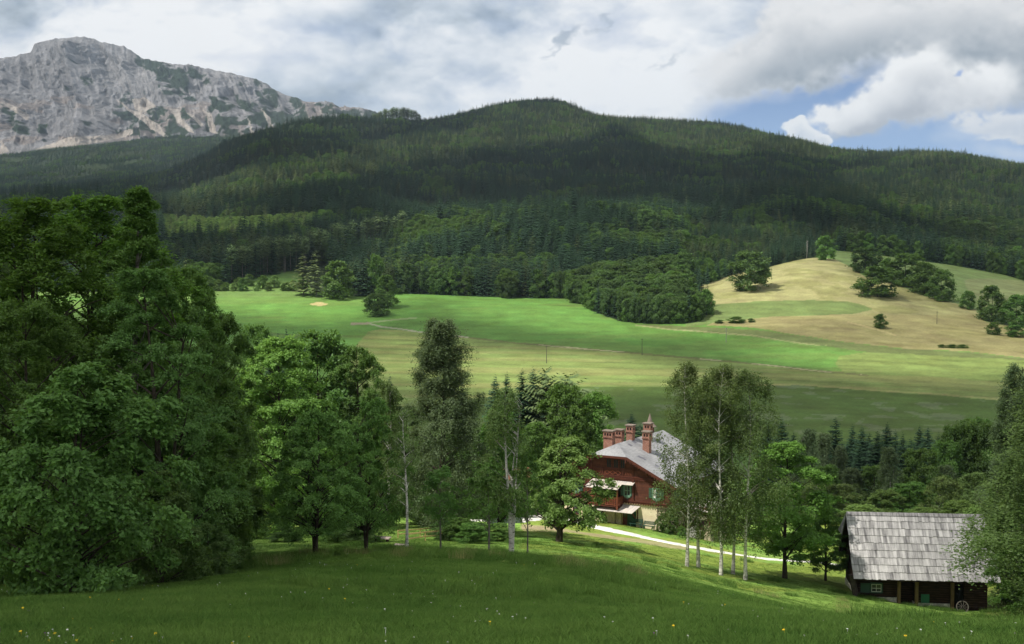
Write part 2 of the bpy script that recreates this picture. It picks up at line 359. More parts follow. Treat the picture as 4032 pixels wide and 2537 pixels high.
# near ground
near = (GY < 185)
paint(near, (.20, .32, .062)); paint(near & (fbm(GX / 1.4, GY / 1.4, 3, 66) > .58), (.14, .245, .045), .5); paint(near & (fbm(GX / 5, GY / 5, 4, 61) > .56), (.17, .24, .05), .45)
paint(near & (gpy < 2330) & (gpx > 2050) & (fbm(GX / 7, GY / 3.5, 3, 64) > .47), (.20, .225, .035), .6)
paint(near & (GY > 60) & (GY < 90) & (np.abs(gpy - np.interp(gpx, [0, 600, 900, 1200, 1600, 2000, 2400], [2300, 2290, 2245, 2205, 2190, 2208, 2250])) < 14), (.16, .16, .05), .35)
paint(near & (GY > 95) & inpoly(gpx + wob(4, 40), gpy + wob(3, 14), [(640, 2010), (1250, 2010), (1230, 2090), (900, 2110), (640, 2110)]), (.25, .29, .07), .7)
pd = linedist(gpx, gpy, PATH); pw = np.interp(gpx, [1900, 2060, 2200, 2300, 2450, 2600, 3000, 3300], [9, 10, 17, 13, 16, 11, 9, 4])
pathm = near & (GY > 100) & (pd + wob(1.6, 7) < pw)
tr = near & (GY > 100) & (linedist(gpx, gpy, TRACK) + wob(3, 9) < 6.5); paint(tr, (.30, .235, .14), .75)
paint(near & (gpx > 2040) & (gpx < 2220) & (linedist(gpx, gpy, [(2060, 2080), (2220, 2090)]) < 12 + wob(3, 9)), (.32, .25, .16), .7)
paint(near & (gpx > 3880) & (GY > 85) & (GY < 135), (.17, .15, .05), .6)
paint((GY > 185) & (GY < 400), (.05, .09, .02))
fm = far[..., None] * (fbm(GX / 7, GY / 7, 4, 140)[..., None] - .5) * .5 + (far & (GY < 900))[..., None] * (np.sin((GY + .12 * GX + 14 * fbm(GX / 90, GY / 90, 2, 141)) / 1.9)[..., None]) * .045; col *= 1 + fm
ny, nx = GX.shape; idx = np.arange(ny * nx).reshape(ny, nx)
Q = np.stack([idx[:-1, :-1], idx[:-1, 1:], idx[1:, 1:], idx[1:, :-1]], -1).reshape(-1, 4)
def gmat():
    m, nt, out = newmat('meadow_and_forest_soil'); k = NT(nt); p = k.n('ShaderNodeBsdfPrincipled'); pos = k.coord('Position')
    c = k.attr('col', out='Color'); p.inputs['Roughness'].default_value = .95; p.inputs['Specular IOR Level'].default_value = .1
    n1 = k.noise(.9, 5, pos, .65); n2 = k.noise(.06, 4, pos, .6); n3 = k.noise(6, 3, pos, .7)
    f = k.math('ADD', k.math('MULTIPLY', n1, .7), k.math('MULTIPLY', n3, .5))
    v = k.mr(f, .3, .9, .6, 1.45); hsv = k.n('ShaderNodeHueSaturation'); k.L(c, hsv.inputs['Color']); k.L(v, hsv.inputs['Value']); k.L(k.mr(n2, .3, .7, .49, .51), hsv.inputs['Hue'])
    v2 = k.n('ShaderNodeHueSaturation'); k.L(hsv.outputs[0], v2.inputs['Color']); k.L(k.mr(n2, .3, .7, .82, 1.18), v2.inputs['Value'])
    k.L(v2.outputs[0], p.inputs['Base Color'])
    b = k.n('ShaderNodeBump'); b.inputs['Strength'].default_value = .6; b.inputs['Distance'].default_value = .25; k.L(k.noise(1.6, 4, pos, .7), b.inputs['Height']); k.L(b.outputs[0], p.inputs['Normal'])
    k.L(p.outputs[0], out.inputs['Surface']); return m
M_GROUND = gmat()
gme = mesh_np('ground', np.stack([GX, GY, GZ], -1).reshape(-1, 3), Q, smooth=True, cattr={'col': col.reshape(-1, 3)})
tag(link('ground', gme, M_GROUND), 'green meadows and forest floor of the whole valley', 'ground', kind='structure')
# gravel path as its own sheet a little above the meadow
M_PATH = surf('white_gravel', (.72, .70, .63), .95, .1, (30, .5, .02), lambda k: k.mix(k.mr(k.noise(3, 4, k.coord('Position')), .35, .7), (.78, .76, .70), (.52, .49, .42)))
pts = []
for a, b in zip(PATH[:-1], PATH[1:]):
    for t in np.linspace(0, 1, 12, False): pts.append((a[0] + (b[0] - a[0]) * t, a[1] + (b[1] - a[1]) * t))
P3 = [at_ground(x, y, 95, 170) for x, y in pts]
P3 = np.array([tuple(p) for p in P3]); 
for _ in range(6): P3[1:-1] = (P3[:-2] + 2 * P3[1:-1] + P3[2:]) / 4
V = []
ppx = np.array([p[0] for p in pts])
halfw = np.interp(ppx, [1700, 2000, 2060, 2130, 2220, 2300, 2420, 2500, 2600, 3000, 3420], [1.3, 1.3, 2.0, 3.0, 2.1, 1.3, 1.6, 1.5, 1.1, .9, .6])
T = np.gradient(P3, axis=0); T[:, 2] = 0; T /= np.linalg.norm(T, axis=1)[:, None]; N = np.stack([-T[:, 1], T[:, 0], 0 * T[:, 0]], -1)
nw = 9
for i in range(len(P3)):
    for j in range(nw):
        w = (j / (nw - 1) * 2 - 1); q = P3[i] + N[i] * w * (halfw[i] * (1 + .35 * (vnoise(i * .9, w * .5 + 3, 2) - .5) * 2))
        V.append((q[0], q[1], float(H(q[0], q[1])) + (.05 if abs(w) < .99 else -.08)))
idp = np.arange(len(V)).reshape(-1, nw)
tag(link('gravel_path', mesh_np('gravel_path', V, np.stack([idp[:-1, :-1], idp[:-1, 1:], idp[1:, 1:], idp[1:, :-1]], -1).reshape(-1, 4), smooth=True), M_PATH), 'pale gravel path curving past the red house', 'path', kind='structure')

# ================================================================ LIMESTONE MOUNTAIN
CREST = [(-900, 330), (-500, 270), (-200, 240), (0, 232), (60, 222), (125, 206), (140, 172), (200, 156), (270, 150), (330, 147), (370, 150), (395, 166), (440, 176), (490, 182), (530, 206), (570, 232), (640, 245), (700, 256), (745, 256), (800, 268), (860, 280), (930, 296), (1020, 316), (1060, 336), (1080, 356), (1140, 378), (1200, 402), (1280, 420), (1340, 428), (1400, 430), (1450, 444), (1520, 470), (1700, 520), (2000, 600), (2400, 700)]
FOOT = [(-900, 640), (0, 618), (300, 598), (600, 568), (1000, 545), (1400, 525), (1800, 600), (2400, 760)]
mu = np.linspace(-800, 2300, 900); ms = np.linspace(0, 1, 420)
MU, MS = np.meshgrid(mu, ms)
cr = np.interp(mu, *np.array(CREST).T) + (fbm(mu / 14, mu * 0, 4, 2) - .5) * 9; ft = pchip(*np.array(FOOT, float).T, mu) + 14
Yc = 6300 + 250 * np.sin(mu / 400.0); Yf = 4950.
prof = np.clip(MS, 0, 1)
zc = ray_z(cr) * Yc; zf = ray_z(ft) * Yf
MY = Yf + (Yc - Yf) * prof; MZ = zf + (zc - zf) * (prof ** 1.45 * .75 + prof * .25)
MX = ray_x(MU, 400.) * MY
w = np.minimum(1, 6 * prof) * np.minimum(1, (1 - prof) * 9 + .05)
gul = MX * .9 + MZ * .75                                   # gullies run down to the right
r1 = fbm(gul / 260, MZ / 900 + MX / 2500, 4, 50, True); r2 = fbm(MX / 90, MZ / 90, 5, 60); r3 = fbm(gul / 60, MZ / 160, 3, 70, True)
MY = MY - w * ((r1 - .55) * 330 + (r3 - .5) * 90 + (r2 - .5) * 120)
MZ = MZ + w * ((r1 - .55) * 60 + (r2 - .5) * 70 + (r3 - .5) * 30)
VEG = [[(0,610),(40,620),(130,690),(180,770),(160,810),(80,780),(0,650)],[(650,660),(690,630),(760,660),(860,740),(960,790),(1000,830),(780,850),(780,760),(700,700)],[(800,330),(860,340),(1000,380),(1060,430),(960,450),(880,400),(810,400)],[(940,480),(1020,490),(1100,540),(1200,630),(1160,620),(1060,560),(980,560)],[(1070,400),(1130,385),(1200,440),(1270,510),(1200,490),(1090,430)],[(1230,560),(1320,600),(1400,650),(1290,680),(1240,620)],[(870,660),(960,615),(1010,680),(1070,740),(1130,780),(1150,850),(1000,830),(950,770),(880,720)],[(1300,700),(1560,690),(1580,650),(1700,680),(1900,700),(1900,760),(1560,820),(1400,810),(1250,770)],[(1370,570),(1560,620),(1680,700),(1500,680),(1400,640)],[(200,730),(300,740),(290,800),(240,800)],[(500,720),(560,720),(540,770)],[(1850,600),(2000,640),(2210,665),(2230,720),(2100,730),(1950,680)],[(690,580),(740,600),(790,640),(760,630)],[(1080,640),(1120,680),(1180,740),(1140,760),(1080,700)],[(370,335),(420,370),(470,400),(430,390)],[(720,560),(760,570),(780,610),(740,590)],[(1680,750),(1900,700),(2250,720),(2250,800),(1600,820)]]
SCR = [[(680,590),(700,600),(760,640),(870,690),(940,750),(1000,815),(970,810),(900,770),(800,690)],[(1000,640),(1060,650),(1080,710),(1130,760),(1160,790),(1110,775),(1040,710)],[(1110,670),(1150,690),(1200,740),(1180,745)],[(1210,640),(1250,680),(1290,795),(1250,785),(1220,720)],[(1465,690),(1480,740),(1545,820),(1530,820),(1468,740)],[(200,890),(400,815),(700,790),(780,760),(785,795),(500,865),(230,900)],[(780,590),(850,580),(930,630),(840,680),(790,640)],[(1540,640),(1600,700),(1620,770),(1600,760)],[(0,840),(60,900),(0,915)],[(0,600),(60,610),(180,690),(170,720),(80,660)]]
mpx, mpy = project(MX, MY, MZ)
jx = mpx + (fbm(MX / 45, MZ / 45, 4, 90) - .5) * 60; jy = mpy + (fbm(MX / 45, MZ / 45, 4, 91) - .5) * 50
veg = np.zeros(MX.shape); scr = np.zeros(MX.shape); sc_ = lambda P: [(x * .6645, y * .6645) for x, y in P]
for P in VEG: veg = np.maximum(veg, inpoly(jx, jy, sc_(P)))
for P in SCR: scr = np.maximum(scr, inpoly(mpx + (jx - mpx) * .4, mpy + (jy - mpy) * .3, sc_(P)))
spr = fbm(gul / 80, MZ / 260, 4, 95); low = sstep(mpy, 250, 520) * sstep(mpx, 250, 1000)
veg = np.maximum(veg, (spr + .16 * low + (r1 < .5) * .05 > .70) & (mpx > 150)).astype(float)
veg = np.maximum(veg, ((mpx > 1000) & (fbm(gul / 50, MZ / 120, 4, 96) + .25 * sstep(mpy, 380, 470) > .66)).astype(float))
def blur2(a):
    a = np.pad(a.astype(float), 1, 'edge'); return (a[:-2, 1:-1] + a[2:, 1:-1] + a[1:-1, :-2] + a[1:-1, 2:] + 2 * a[1:-1, 1:-1]) / 6
mcol = np.zeros(MX.shape + (3,)); tone = fbm(MX / 220, MZ / 140, 4, 97)[..., None]
mcol[:] = C(.185, .185, .195) * (1 - tone) + C(.285, .275, .27) * tone
fine = fbm(gul / 22, MZ / 40, 4, 98)[..., None]; mcol *= .60 + .80 * fine; sv = fbm(gul / 9, MZ / 60, 3, 88)[..., None]; mcol *= .75 + .5 * sv
warm = (fbm(MX / 120, MZ / 60, 3, 99) > .62) & (mpy > 380); mcol[warm] = mcol[warm] * C(1.08, .98, .90)
veg = veg * (fbm(MX / 38, MZ / 30, 4, 120) > .40); veg = np.maximum(veg, (fbm(gul / 34, MZ / 70, 4, 121) > .79 - .06 * low) & (mpx > 60) & (mpy > 300)); vm = blur2(veg)[..., None]; sm = np.clip(scr, 0, 1)[..., None]
mcol = mcol * (1 - sm) + C(.42, .375, .33) * sm
vm = np.minimum(vm, 1 - sm * .9); mcol = mcol * (1 - vm) + C(.034, .052, .032) * vm
base = sstep(mpy, np.interp(mpx, [0, 140, 500, 650, 800, 1030], [620, 590, 555, 560, 540, 530]) - 6, np.interp(mpx, [0, 140, 500, 650, 800, 1030], [620, 590, 555, 560, 540, 530]) + 4)[..., None]
mcol = mcol * (1 - base) + C(.035, .055, .025) * base
# a real back slope behind the crest
bk = np.linspace(0, 1, 16)[1:]; BX = MX[-1][None] * (1 + 0 * bk[:, None]); BY = MY[-1][None] + bk[:, None] * 2200; BZ = MZ[-1][None] - 700 * bk[:, None] ** 1.3
AX = np.vstack([MX, BX]); AY = np.vstack([MY, BY]); AZ = np.vstack([MZ, BZ]); acol = np.concatenate([mcol, np.broadcast_to(C(.33, .32, .31), BX.shape + (3,))])
ny, nx = AX.shape; idx = np.arange(ny * nx).reshape(ny, nx)
Q = np.stack([idx[:-1, :-1], idx[:-1, 1:], idx[1:, 1:], idx[1:, :-1]], -1).reshape(-1, 4)
def rockmat():
    m, nt, out = newmat('limestone'); k = NT(nt); p = k.n('ShaderNodeBsdfPrincipled'); pos = k.coord('Position')
    p.inputs['Roughness'].default_value = 1; p.inputs['Specular IOR Level'].default_value = .05
    c = k.attr('col', out='Color'); n = k.noise(.045, 6, pos, .75); hsv = k.n('ShaderNodeHueSaturation'); k.L(c, hsv.inputs['Color']); k.L(k.mr(n, .3, .7, .65, 1.35), hsv.inputs['Value'])
    k.L(hsv.outputs[0], p.inputs['Base Color']); b = k.n('ShaderNodeBump'); b.inputs['Strength'].default_value = .9; b.inputs['Distance'].default_value = 26; k.L(k.noise(.022, 7, pos, .78), b.inputs['Height']); k.L(b.outputs[0], p.inputs['Normal'])
    k.L(p.outputs[0], out.inputs['Surface']); return m
tag(link('mountain', mesh_np('mountain', np.stack([AX, AY, AZ], -1).reshape(-1, 3), Q, smooth=False, cattr={'col': acol.reshape(-1, 3)}), rockmat()), 'grey limestone mountain with scree gullies on the left', 'mountain', kind='structure')
# ================================================================ TREE SHAPES
def rn(*s): return rng.normal(size=s)
def ru(a, b, *s): return rng.uniform(a, b, size=s)
def unit(v): return v / (np.linalg.norm(v, axis=-1, keepdims=True) + 1e-9)
def leaf_cards(P, size, up=.6, asp=.55, axis=None, jit=.35, outw=None):
    n = len(P); nrm = unit(rn(n, 3) * .8 + np.array([0, 0, up * 1.3]) + (0 if outw is None else outw * .9)); a = rn(n, 3) if axis is None else axis + rn(n, 3) * .45
    a = unit(a - nrm * np.sum(a * nrm, -1, keepdims=True)); b = np.cross(nrm, a); L = size * (1 + ru(-jit, jit, n))[:, None] * .5
    V = np.stack([P - a * L, P + b * L * asp + nrm * L * .15, P + a * L, P - b * L * asp + nrm * L * .15], 1).reshape(-1, 3)
    return V, np.arange(4 * n).reshape(-1, 4)
PROFILES = {
 'round': lambda t: np.sqrt(np.clip(1 - (2 * t - 1) ** 2, 0, 1)) ** .9,
 'oval': lambda t: np.clip(np.sin(np.pi * np.clip(t, 0, 1) ** .8), 0, 1) ** .6,
 'dome': lambda t: np.sqrt(np.clip(1 - t ** 2, 0, 1)) * np.clip(.55 + 2.4 * t, 0, 1),
 'cone': lambda t: np.clip(1 - t, 0, 1) ** .72 * np.clip(.5 + 3 * t, 0, 1),
 'birch': lambda t: np.clip(1 - t, 0, 1) ** .5 * np.clip(.45 + 2.2 * t, 0, 1),
 'broadcone': lambda t: np.clip(1 - t, 0, 1) ** .5 * np.clip(.6 + 2 * t, 0, 1),
 'wide': lambda t: np.sqrt(np.clip(1 - t ** 2.4, 0, 1)) * np.clip(.8 + 1.2 * t, 0, 1)}
def trunk_pts(h, lean, wob, n=9):
    z = np.linspace(0, h, n); t = z / h; ph = ru(0, 6, 2)
    x = lean[0] * t * h + wob * np.sin(t * 4 + ph[0]) * t; y = lean[1] * t * h + wob * np.sin(t * 5 + ph[1]) * t
    return np.stack([x - x[0], y - y[0], z], -1)
def make_tree(kind, h, r, base=.25, shape='oval', clumps=70, twigs=12, leaves=18, leaf=.16, flat=.6, droop=.25, up=.6, trunk_r=None, taper=.35, rise=0., lean=(0, 0), lobes=.28, limbs=26, forks=1, seed=1, fill=.4, hang=0., axis_out=True, cr=None):
    """one trunk mesh (with limbs) and one crown mesh made of leafy twigs"""
    global rng
    rng = np.random.default_rng(seed); prof = PROFILES[shape]; tr = trunk_r or h * .016
    T = MB(); tops = []
    stems = []
    for f in range(forks):
        a = ru(0, 6.28); sp = (0 if forks == 1 else r * .28); l2 = (lean[0] + math.cos(a) * sp / h, lean[1] + math.sin(a) * sp / h)
        P = trunk_pts(h * (.96 if f == 0 else ru(.75, .93)), l2, h * (.022 if hang else .012)); stems.append(P)
        rr = tr * (1 if f == 0 else .72) * (1 - np.linspace(0, 1, len(P)) ** 1.1 * .93); rr[0] *= 1.35; T.tube(P, rr, 8)
    z0 = h * base; hc = h - z0
    ths = ru(0, 2 * np.pi, clumps); ts = ru(0, 1, clumps) ** .85 * .97; rads = ru(0, 1, clumps) ** fill
    lob = 1 + lobes * (np.sin(ths * 2 + seed) * .5 + np.sin(ths * 3 + ts * 7 + seed * 2) * .6 + rn(clumps) * .35)
    R_ = r * prof(ts) * lob * rads
    ax = np.array([np.interp(z0 + ts * hc, stems[0][:, 2], stems[0][:, i]) for i in (0, 1)]).T
    Cc = np.stack([ax[:, 0] + R_ * np.cos(ths), ax[:, 1] + R_ * np.sin(ths), z0 + ts * hc], -1)
    rc = (cr or r * .26) * ru(.65, 1.25, clumps) * (1 - taper * ts)
    order = np.argsort(-rads)[:limbs]
    for i in order:
        st = stems[int(ru(0, len(stems)))]; zt = max(z0 * .75, Cc[i, 2] - R_[i] * ru(.35, .9) - .2)
        s0 = np.array([np.interp(zt, st[:, 2], st[:, 0]), np.interp(zt, st[:, 2], st[:, 1]), min(zt, st[-1, 2])])
        mid = (s0 + Cc[i]) / 2 + np.array([0, 0, .12 * R_[i]]) + rn(3) * .05 * r; u = np.linspace(0, 1, 6)[:, None]
        P = s0 * (1 - u) ** 2 + 2 * mid * u * (1 - u) + Cc[i] * u ** 2; r0 = tr * .38 * (1 - ts[i] * .55); T.tube(P, r0 * (1 - .8 * u[:, 0]), 5)
    # leafy twigs
    nt_ = clumps * twigs; ci = np.repeat(np.arange(clumps), twigs)
    out = unit(Cc[ci] - np.array([0, 0, z0 + hc * .35])) ; d = unit(rn(nt_, 3) * .8 + out * .65 + np.array([0, 0, .18 + rise])); d[:, 2] *= flat
    ln = rc[ci] * ru(.6, 1.35, nt_)
    s = ru(.15, 1, nt_, leaves) ** .8
    P = Cc[ci][:, None] + d[:, None] * (ln[:, None] * s)[..., None]
    P[..., 2] -= droop * (ln[:, None] * s ** 2) 
    P += rn(nt_, leaves, 3) * (leaf * .55)
    if hang > 0:
        hl = hang * ru(.3, 1.1, nt_)[:, None] * ru(0, 1, nt_, leaves); P[..., 2] -= hl; P[..., :2] += (d[:, None, :2] * hl[..., None] * .12)
    P = P.reshape(-1, 3); P[:, 2] = np.maximum(P[:, 2], .25)
    axd = np.repeat(d, leaves, 0) if axis_out else None
    if hang > 0: axd = axd * .4 + np.array([0, 0, -1.])
    V, q = leaf_cards(P, leaf, up, .55 if not hang else .5, axd, outw=unit(P - np.array([0, 0, z0 + hc * .4])))
    cv = np.repeat(np.clip(.5 + .22 * rn(clumps), 0, 1), twigs * leaves); v = np.clip(.25 * cv * 2 + .45 * ru(0, 1, len(P)) * 1, 0, 1)
    return T.mesh(kind + '_trunk'), mesh_np(kind + '_crown', V, q, fattr={'v': v})
def make_spruce(kind, h, r, tiers=34, per=9, sprays=7, base=.06, seed=1, droop=.35, thin=0., trunk_r=None, card=.5, pine=False):
    global rng
    rng = np.random.default_rng(seed); T = MB(); tr = trunk_r or h * .011
    T.tube(trunk_pts(h * .98, (ru(-.01, .01), 0), .05), tr * (1 - np.linspace(0, .95, 9)), 7)
    t = np.linspace(0, 1, tiers) ** .85; VV = []; QQ = []; n = 0; vals = []
    for i, tt in enumerate(t):
        z = h * (base + (1 - base) * tt * .985); L0 = r * ((1 - tt) ** .72 * .98 + .035)
        if pine: L0 = r * math.sqrt(max(0, 1 - (2 * tt - 1) ** 2)) * .95 + .1
        k = max(4, int(per * (.55 + .45 * (1 - tt)))); a0 = ru(0, 6.28)
        for j in range(k):
            if rng.random() < thin: continue
            a = a0 + j * 2 * np.pi / k + ru(-.2, .2); z = h * (base + (1 - base) * tt * .985) + ru(-.55, .55) * h / tiers; L = L0 * ru(.72, 1.15); m = max(2, int(sprays * (L / r) ** .6 + .5)); s = (np.arange(m) + .6) / m
            dz = (-droop * s * L + .28 * L * s ** 2.5) + L * (.22 if tt > .8 else 0) * s; u = np.array([math.cos(a), math.sin(a)]); side = np.array([-u[1], u[0]])
            w = card * (1.15 - .55 * s) * L * .42 + .05; ln = L / m * 1.25
            c = np.stack([u[0] * s * L, u[1] * s * L, z + dz + ru(-.03, .03, m) * L], -1)
            o = np.array([u[0], u[1], -.35]); sd = np.array([side[0], side[1], 0])
            for e in (-1, 1):
                A = c - o * ln * .5; B = c + o * ln * .7; S = c + sd * e * w[:, None] - np.array([0, 0, 1]) * w[:, None] * .35 + o * ln * .55
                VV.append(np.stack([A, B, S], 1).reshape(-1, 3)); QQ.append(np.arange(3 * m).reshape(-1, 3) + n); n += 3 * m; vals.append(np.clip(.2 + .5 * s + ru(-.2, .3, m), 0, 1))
    return T.mesh(kind + '_trunk'), mesh_np(kind + '_crown', np.vstack(VV), None, np.vstack(QQ), fattr={'v': np.concatenate(vals)})

# leaf colours (real leaf reflectances) and barks
ML = dict(
 linden=leafmat('linden_leaves', (0.053, 0.128, 0.025), (0.152, 0.287, 0.063)),
 ash=leafmat('ash_leaves', (0.055, 0.128, 0.023), (0.165, 0.324, 0.051)),
 hornbeam=leafmat('hornbeam_leaves', (0.045, 0.101, 0.024), (0.121, 0.235, 0.057)),
 walnut=leafmat('walnut_leaves', (0.045, 0.109, 0.023), (0.134, 0.235, 0.054)),
 beech=leafmat('beech_leaves', (0.093, 0.199, 0.033), (0.260, 0.420, 0.093)),
 dark=leafmat('dark_leaves', (0.049, 0.113, 0.024), (0.143, 0.253, 0.054)),
 bright=leafmat('bright_leaves', (.065, .150, .026), (.170, .320, .060)),
 cherry=leafmat('cherry_leaves', (0.055, 0.143, 0.027), (0.156, 0.288, 0.069)),
 cherrylit=leafmat('plum_leaves', (0.060, 0.120, 0.026), (0.200, 0.310, 0.080)),
 birch=leafmat('birch_leaves', (0.062, 0.105, 0.045), (0.175, 0.240, 0.115)),
 birch2=leafmat('young_birch_leaves', (0.062, 0.110, 0.030), (0.170, 0.245, 0.075)),
 spruce=leafmat('spruce_needles', (.015, .042, .024), (.052, .100, .050), .15),
 spruce2=leafmat('olive_spruce_needles', (0.036, 0.060, 0.024), (0.090, 0.125, 0.048), .15),
 larch=leafmat('larch_needles', (0.075, 0.110, 0.040), (0.180, 0.225, 0.090), .25),
 pine=leafmat('pine_needles', (0.072, 0.120, 0.052), (0.170, 0.242, 0.091), .15),
 farleaf=leafmat('far_leaves', (0.043, 0.101, 0.026), (0.121, 0.200, 0.057)),
 farbright=leafmat('far_bright_leaves', (0.082, 0.166, 0.037), (0.200, 0.308, 0.082)))
def bark(name, a, b, sc=(9, 9, 2.5)):
    return surf(name, a, .9, .1, (14, .6, .03), lambda k: k.mix(k.mr(k.noise(1, 4, k.coord('Object', sc)), .35, .65), a, b))
MK = dict(dark=bark('dark_bark', (.030, .024, .018), (.075, .062, .048)), grey=bark('grey_bark', (.10, .09, .075), (.22, .20, .17)), red=bark('pine_bark', (.16, .10, .07), (.28, .21, .16)))
def birchbark(k):
    pos = k.coord('Object', (3, 3, 9)); n = k.noise(1.3, 4, pos, .7); z = k.n('ShaderNodeSeparateXYZ'); k.L(k.coord(), z.inputs[0])
    c = k.mix(k.mr(n, .56, .62), (.62, .59, .53), (.07, .06, .05)); cx_ = k.n('ShaderNodeCombineXYZ'); low = k.mr(z.outputs[2], 0, 2.2, 1, 0)
    sp_ = k.n('ShaderNodeSeparateXYZ'); k.L(k.coord(), sp_.inputs[0]); k.L(sp_.outputs[0], cx_.inputs[0]); k.L(sp_.outputs[1], cx_.inputs[1]); ln_ = k.n('ShaderNodeVectorMath', operation='LENGTH'); k.L(cx_.outputs[0], ln_.inputs[0])
    c = k.mix(k.mr(ln_.outputs['Value'], .35, .8, 0, .9), c, (.11, .095, .075))
    return k.mix(k.math('MULTIPLY', low, k.mr(k.noise(2.2, 4, k.coord()), .40, .6)), c, (.055, .048, .04))
MK['birch'] = surf('birch_bark', (.6, .6, .55), .8, .2, (14, .4, .02), birchbark)
TREES = {}
def T(name, spec, mk, ml): TREES[name] = (spec, mk, ml)
def get_tree(name):
    s = TREES[name]
    if not isinstance(s[0], tuple) or callable(s[0]): pass
    if callable(s[0]):
        a, b = s[0](); a.materials.append(MK[s[1]]); b.materials.append(ML[s[2]]); TREES[name] = ((a, b), s[1], s[2]); s = TREES[name]
    return s[0]
# foreground and garden trees (height, crown radius) in metres
T('linden', lambda: make_tree('linden', 22, 3.9, .06, 'cone', 330, 20, 20, .15, .9, .15, .5, taper=.72, rise=.9, seed=11, limbs=40, lobes=.3, fill=.35, cr=.95), 'grey', 'linden')
T('ash', lambda: make_tree('ash', 20, 3.6, .22, 'wide', 140, 16, 20, .19, .8, .2, .6, seed=12, limbs=50, forks=3, lobes=.3, cr=1.0), 'dark', 'ash')
T('hornbeam', lambda: make_tree('hornbeam', 14, 3.6, .03, 'oval', 200, 22, 26, .125, .42, .25, .8, rise=.35, seed=13, limbs=60, forks=2, lobes=.22, fill=.45, cr=1.0), 'dark', 'hornbeam')
T('walnut', lambda: make_tree('walnut', 8.6, 3.3, .04, 'dome', 130, 18, 18, .20, .6, .45, .6, seed=14, limbs=50, forks=2, lobes=.42, fill=.35, cr=.85), 'dark', 'walnut')
T('beech', lambda: make_tree('beech', 16.5, 4.2, .02, 'dome', 260, 18, 22, .20, .5, .15, .25, seed=15, limbs=60, lobes=.3, fill=.38, cr=1.2), 'dark', 'beech')
T('maple', lambda: make_tree('maple', 16, 3.7, .05, 'round', 170, 20, 24, .19, .7, .25, .6, seed=16, limbs=40, lobes=.3, fill=.38, cr=1.05), 'dark', 'dark')
T('cherry', lambda: make_tree('cherry', 9.5, 3.1, .20, 'wide', 150, 16, 20, .14, .45, .3, .45, seed=17, limbs=75, forks=2, lobes=.25, fill=.45, cr=.8), 'dark', 'cherry')
T('plum', lambda: make_tree('plum', 9.5, 3.8, .16, 'dome', 130, 15, 18, .22, .5, .45, .6, seed=18, limbs=60, forks=3, lobes=.3, fill=.38, cr=.85, trunk_r=.30), 'dark', 'cherrylit')
T('big_birch', lambda: make_tree('big_birch', 21, 3.0, .08, 'birch', 190, 24, 28, .125, .7, .35, .3, seed=19, limbs=60, hang=1.5, lobes=.14, fill=.45, cr=.85), 'dark', 'birch')
T('birch', lambda: make_tree('birch', 19, 2.5, .20, 'birch', 90, 14, 17, .14, .8, .35, .3, seed=20, limbs=45, hang=1.7, lobes=.3, fill=.42, cr=.85, trunk_r=.15), 'birch', 'birch2')
T('birch_loose', lambda: make_tree('birch', 18, 2.2, .30, 'birch', 60, 13, 17, .13, .8, .35, .3, seed=21, limbs=50, hang=1.6, lobes=.4, fill=.5, cr=.7, trunk_r=.15), 'birch', 'birch2')
T('thin_birch', lambda: make_tree('thin_birch', 10, 1.4, .30, 'birch', 34, 9, 11, .11, .8, .3, .3, seed=22, limbs=30, hang=.6, lobes=.4, cr=.5, trunk_r=.11, fill=.6), 'birch', 'birch2')
T('forked_birch', lambda: make_tree('forked_birch', 10.8, 1.9, .36, 'birch', 70, 12, 14, .12, .8, .3, .3, seed=23, limbs=40, hang=.9, forks=3, cr=.6, trunk_r=.14), 'birch', 'birch2')
T('young', lambda: make_tree('young', 7, 1.5, .34, 'oval', 50, 12, 14, .13, .6, .3, .5, seed=24, limbs=26, cr=.6, trunk_r=.08), 'grey', 'cherry')
T('chestnut', lambda: make_tree('chestnut', 14, 4.2, .12, 'dome', 120, 16, 18, .26, .6, .3, .3, seed=25, limbs=30, cr=1.25, lobes=.25, fill=.33), 'dark', 'bright')
T('bright', lambda: make_tree('bright', 15, 3.7, .17, 'oval', 150, 17, 20, .22, .55, .35, .6, seed=26, limbs=50, cr=1.0, lobes=.32, fill=.38, trunk_r=.24), 'dark', 'bright')
# middle distance
T('mid_a', lambda: make_tree('mid_a', 15, 4.2, .0, 'round', 110, 13, 15, .34, .65, .25, .6, seed=31, limbs=14, cr=1.35, fill=.33), 'dark', 'dark')
T('mid_b', lambda: make_tree('mid_b', 16, 4.0, .0, 'oval', 110, 13, 15, .34, .55, .25, .7, seed=32, limbs=14, cr=1.3, fill=.33), 'dark', 'farleaf')
T('mid_c', lambda: make_tree('mid_c', 13, 4.2, .0, 'dome', 110, 13, 15, .34, .4, .2, .8, seed=33, limbs=14, cr=1.3, fill=.33), 'dark', 'cherrylit')
T('mid_birch', lambda: make_tree('mid_birch', 17, 2.9, .08, 'birch', 110, 13, 17, .24, .8, .35, .3, seed=34, limbs=34, hang=1.8, cr=.95, forks=2, trunk_r=.17), 'birch', 'birch')
T('mid_birch_b', lambda: make_tree('mid_birch', 16, 3.1, .08, 'dome', 100, 13, 17, .24, .8, .35, .3, seed=35, limbs=34, hang=1.5, cr=.95, forks=3, trunk_r=.15), 'birch', 'birch2')
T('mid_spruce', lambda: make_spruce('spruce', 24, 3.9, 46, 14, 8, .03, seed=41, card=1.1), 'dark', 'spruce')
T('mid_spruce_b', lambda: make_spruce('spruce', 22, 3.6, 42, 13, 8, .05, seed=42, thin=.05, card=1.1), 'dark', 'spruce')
T('mid_pine', lambda: make_spruce('pine', 20, 3.3, 20, 8, 7, .35, seed=43, thin=.1, droop=.05, pine=True, card=.7), 'red', 'pine')
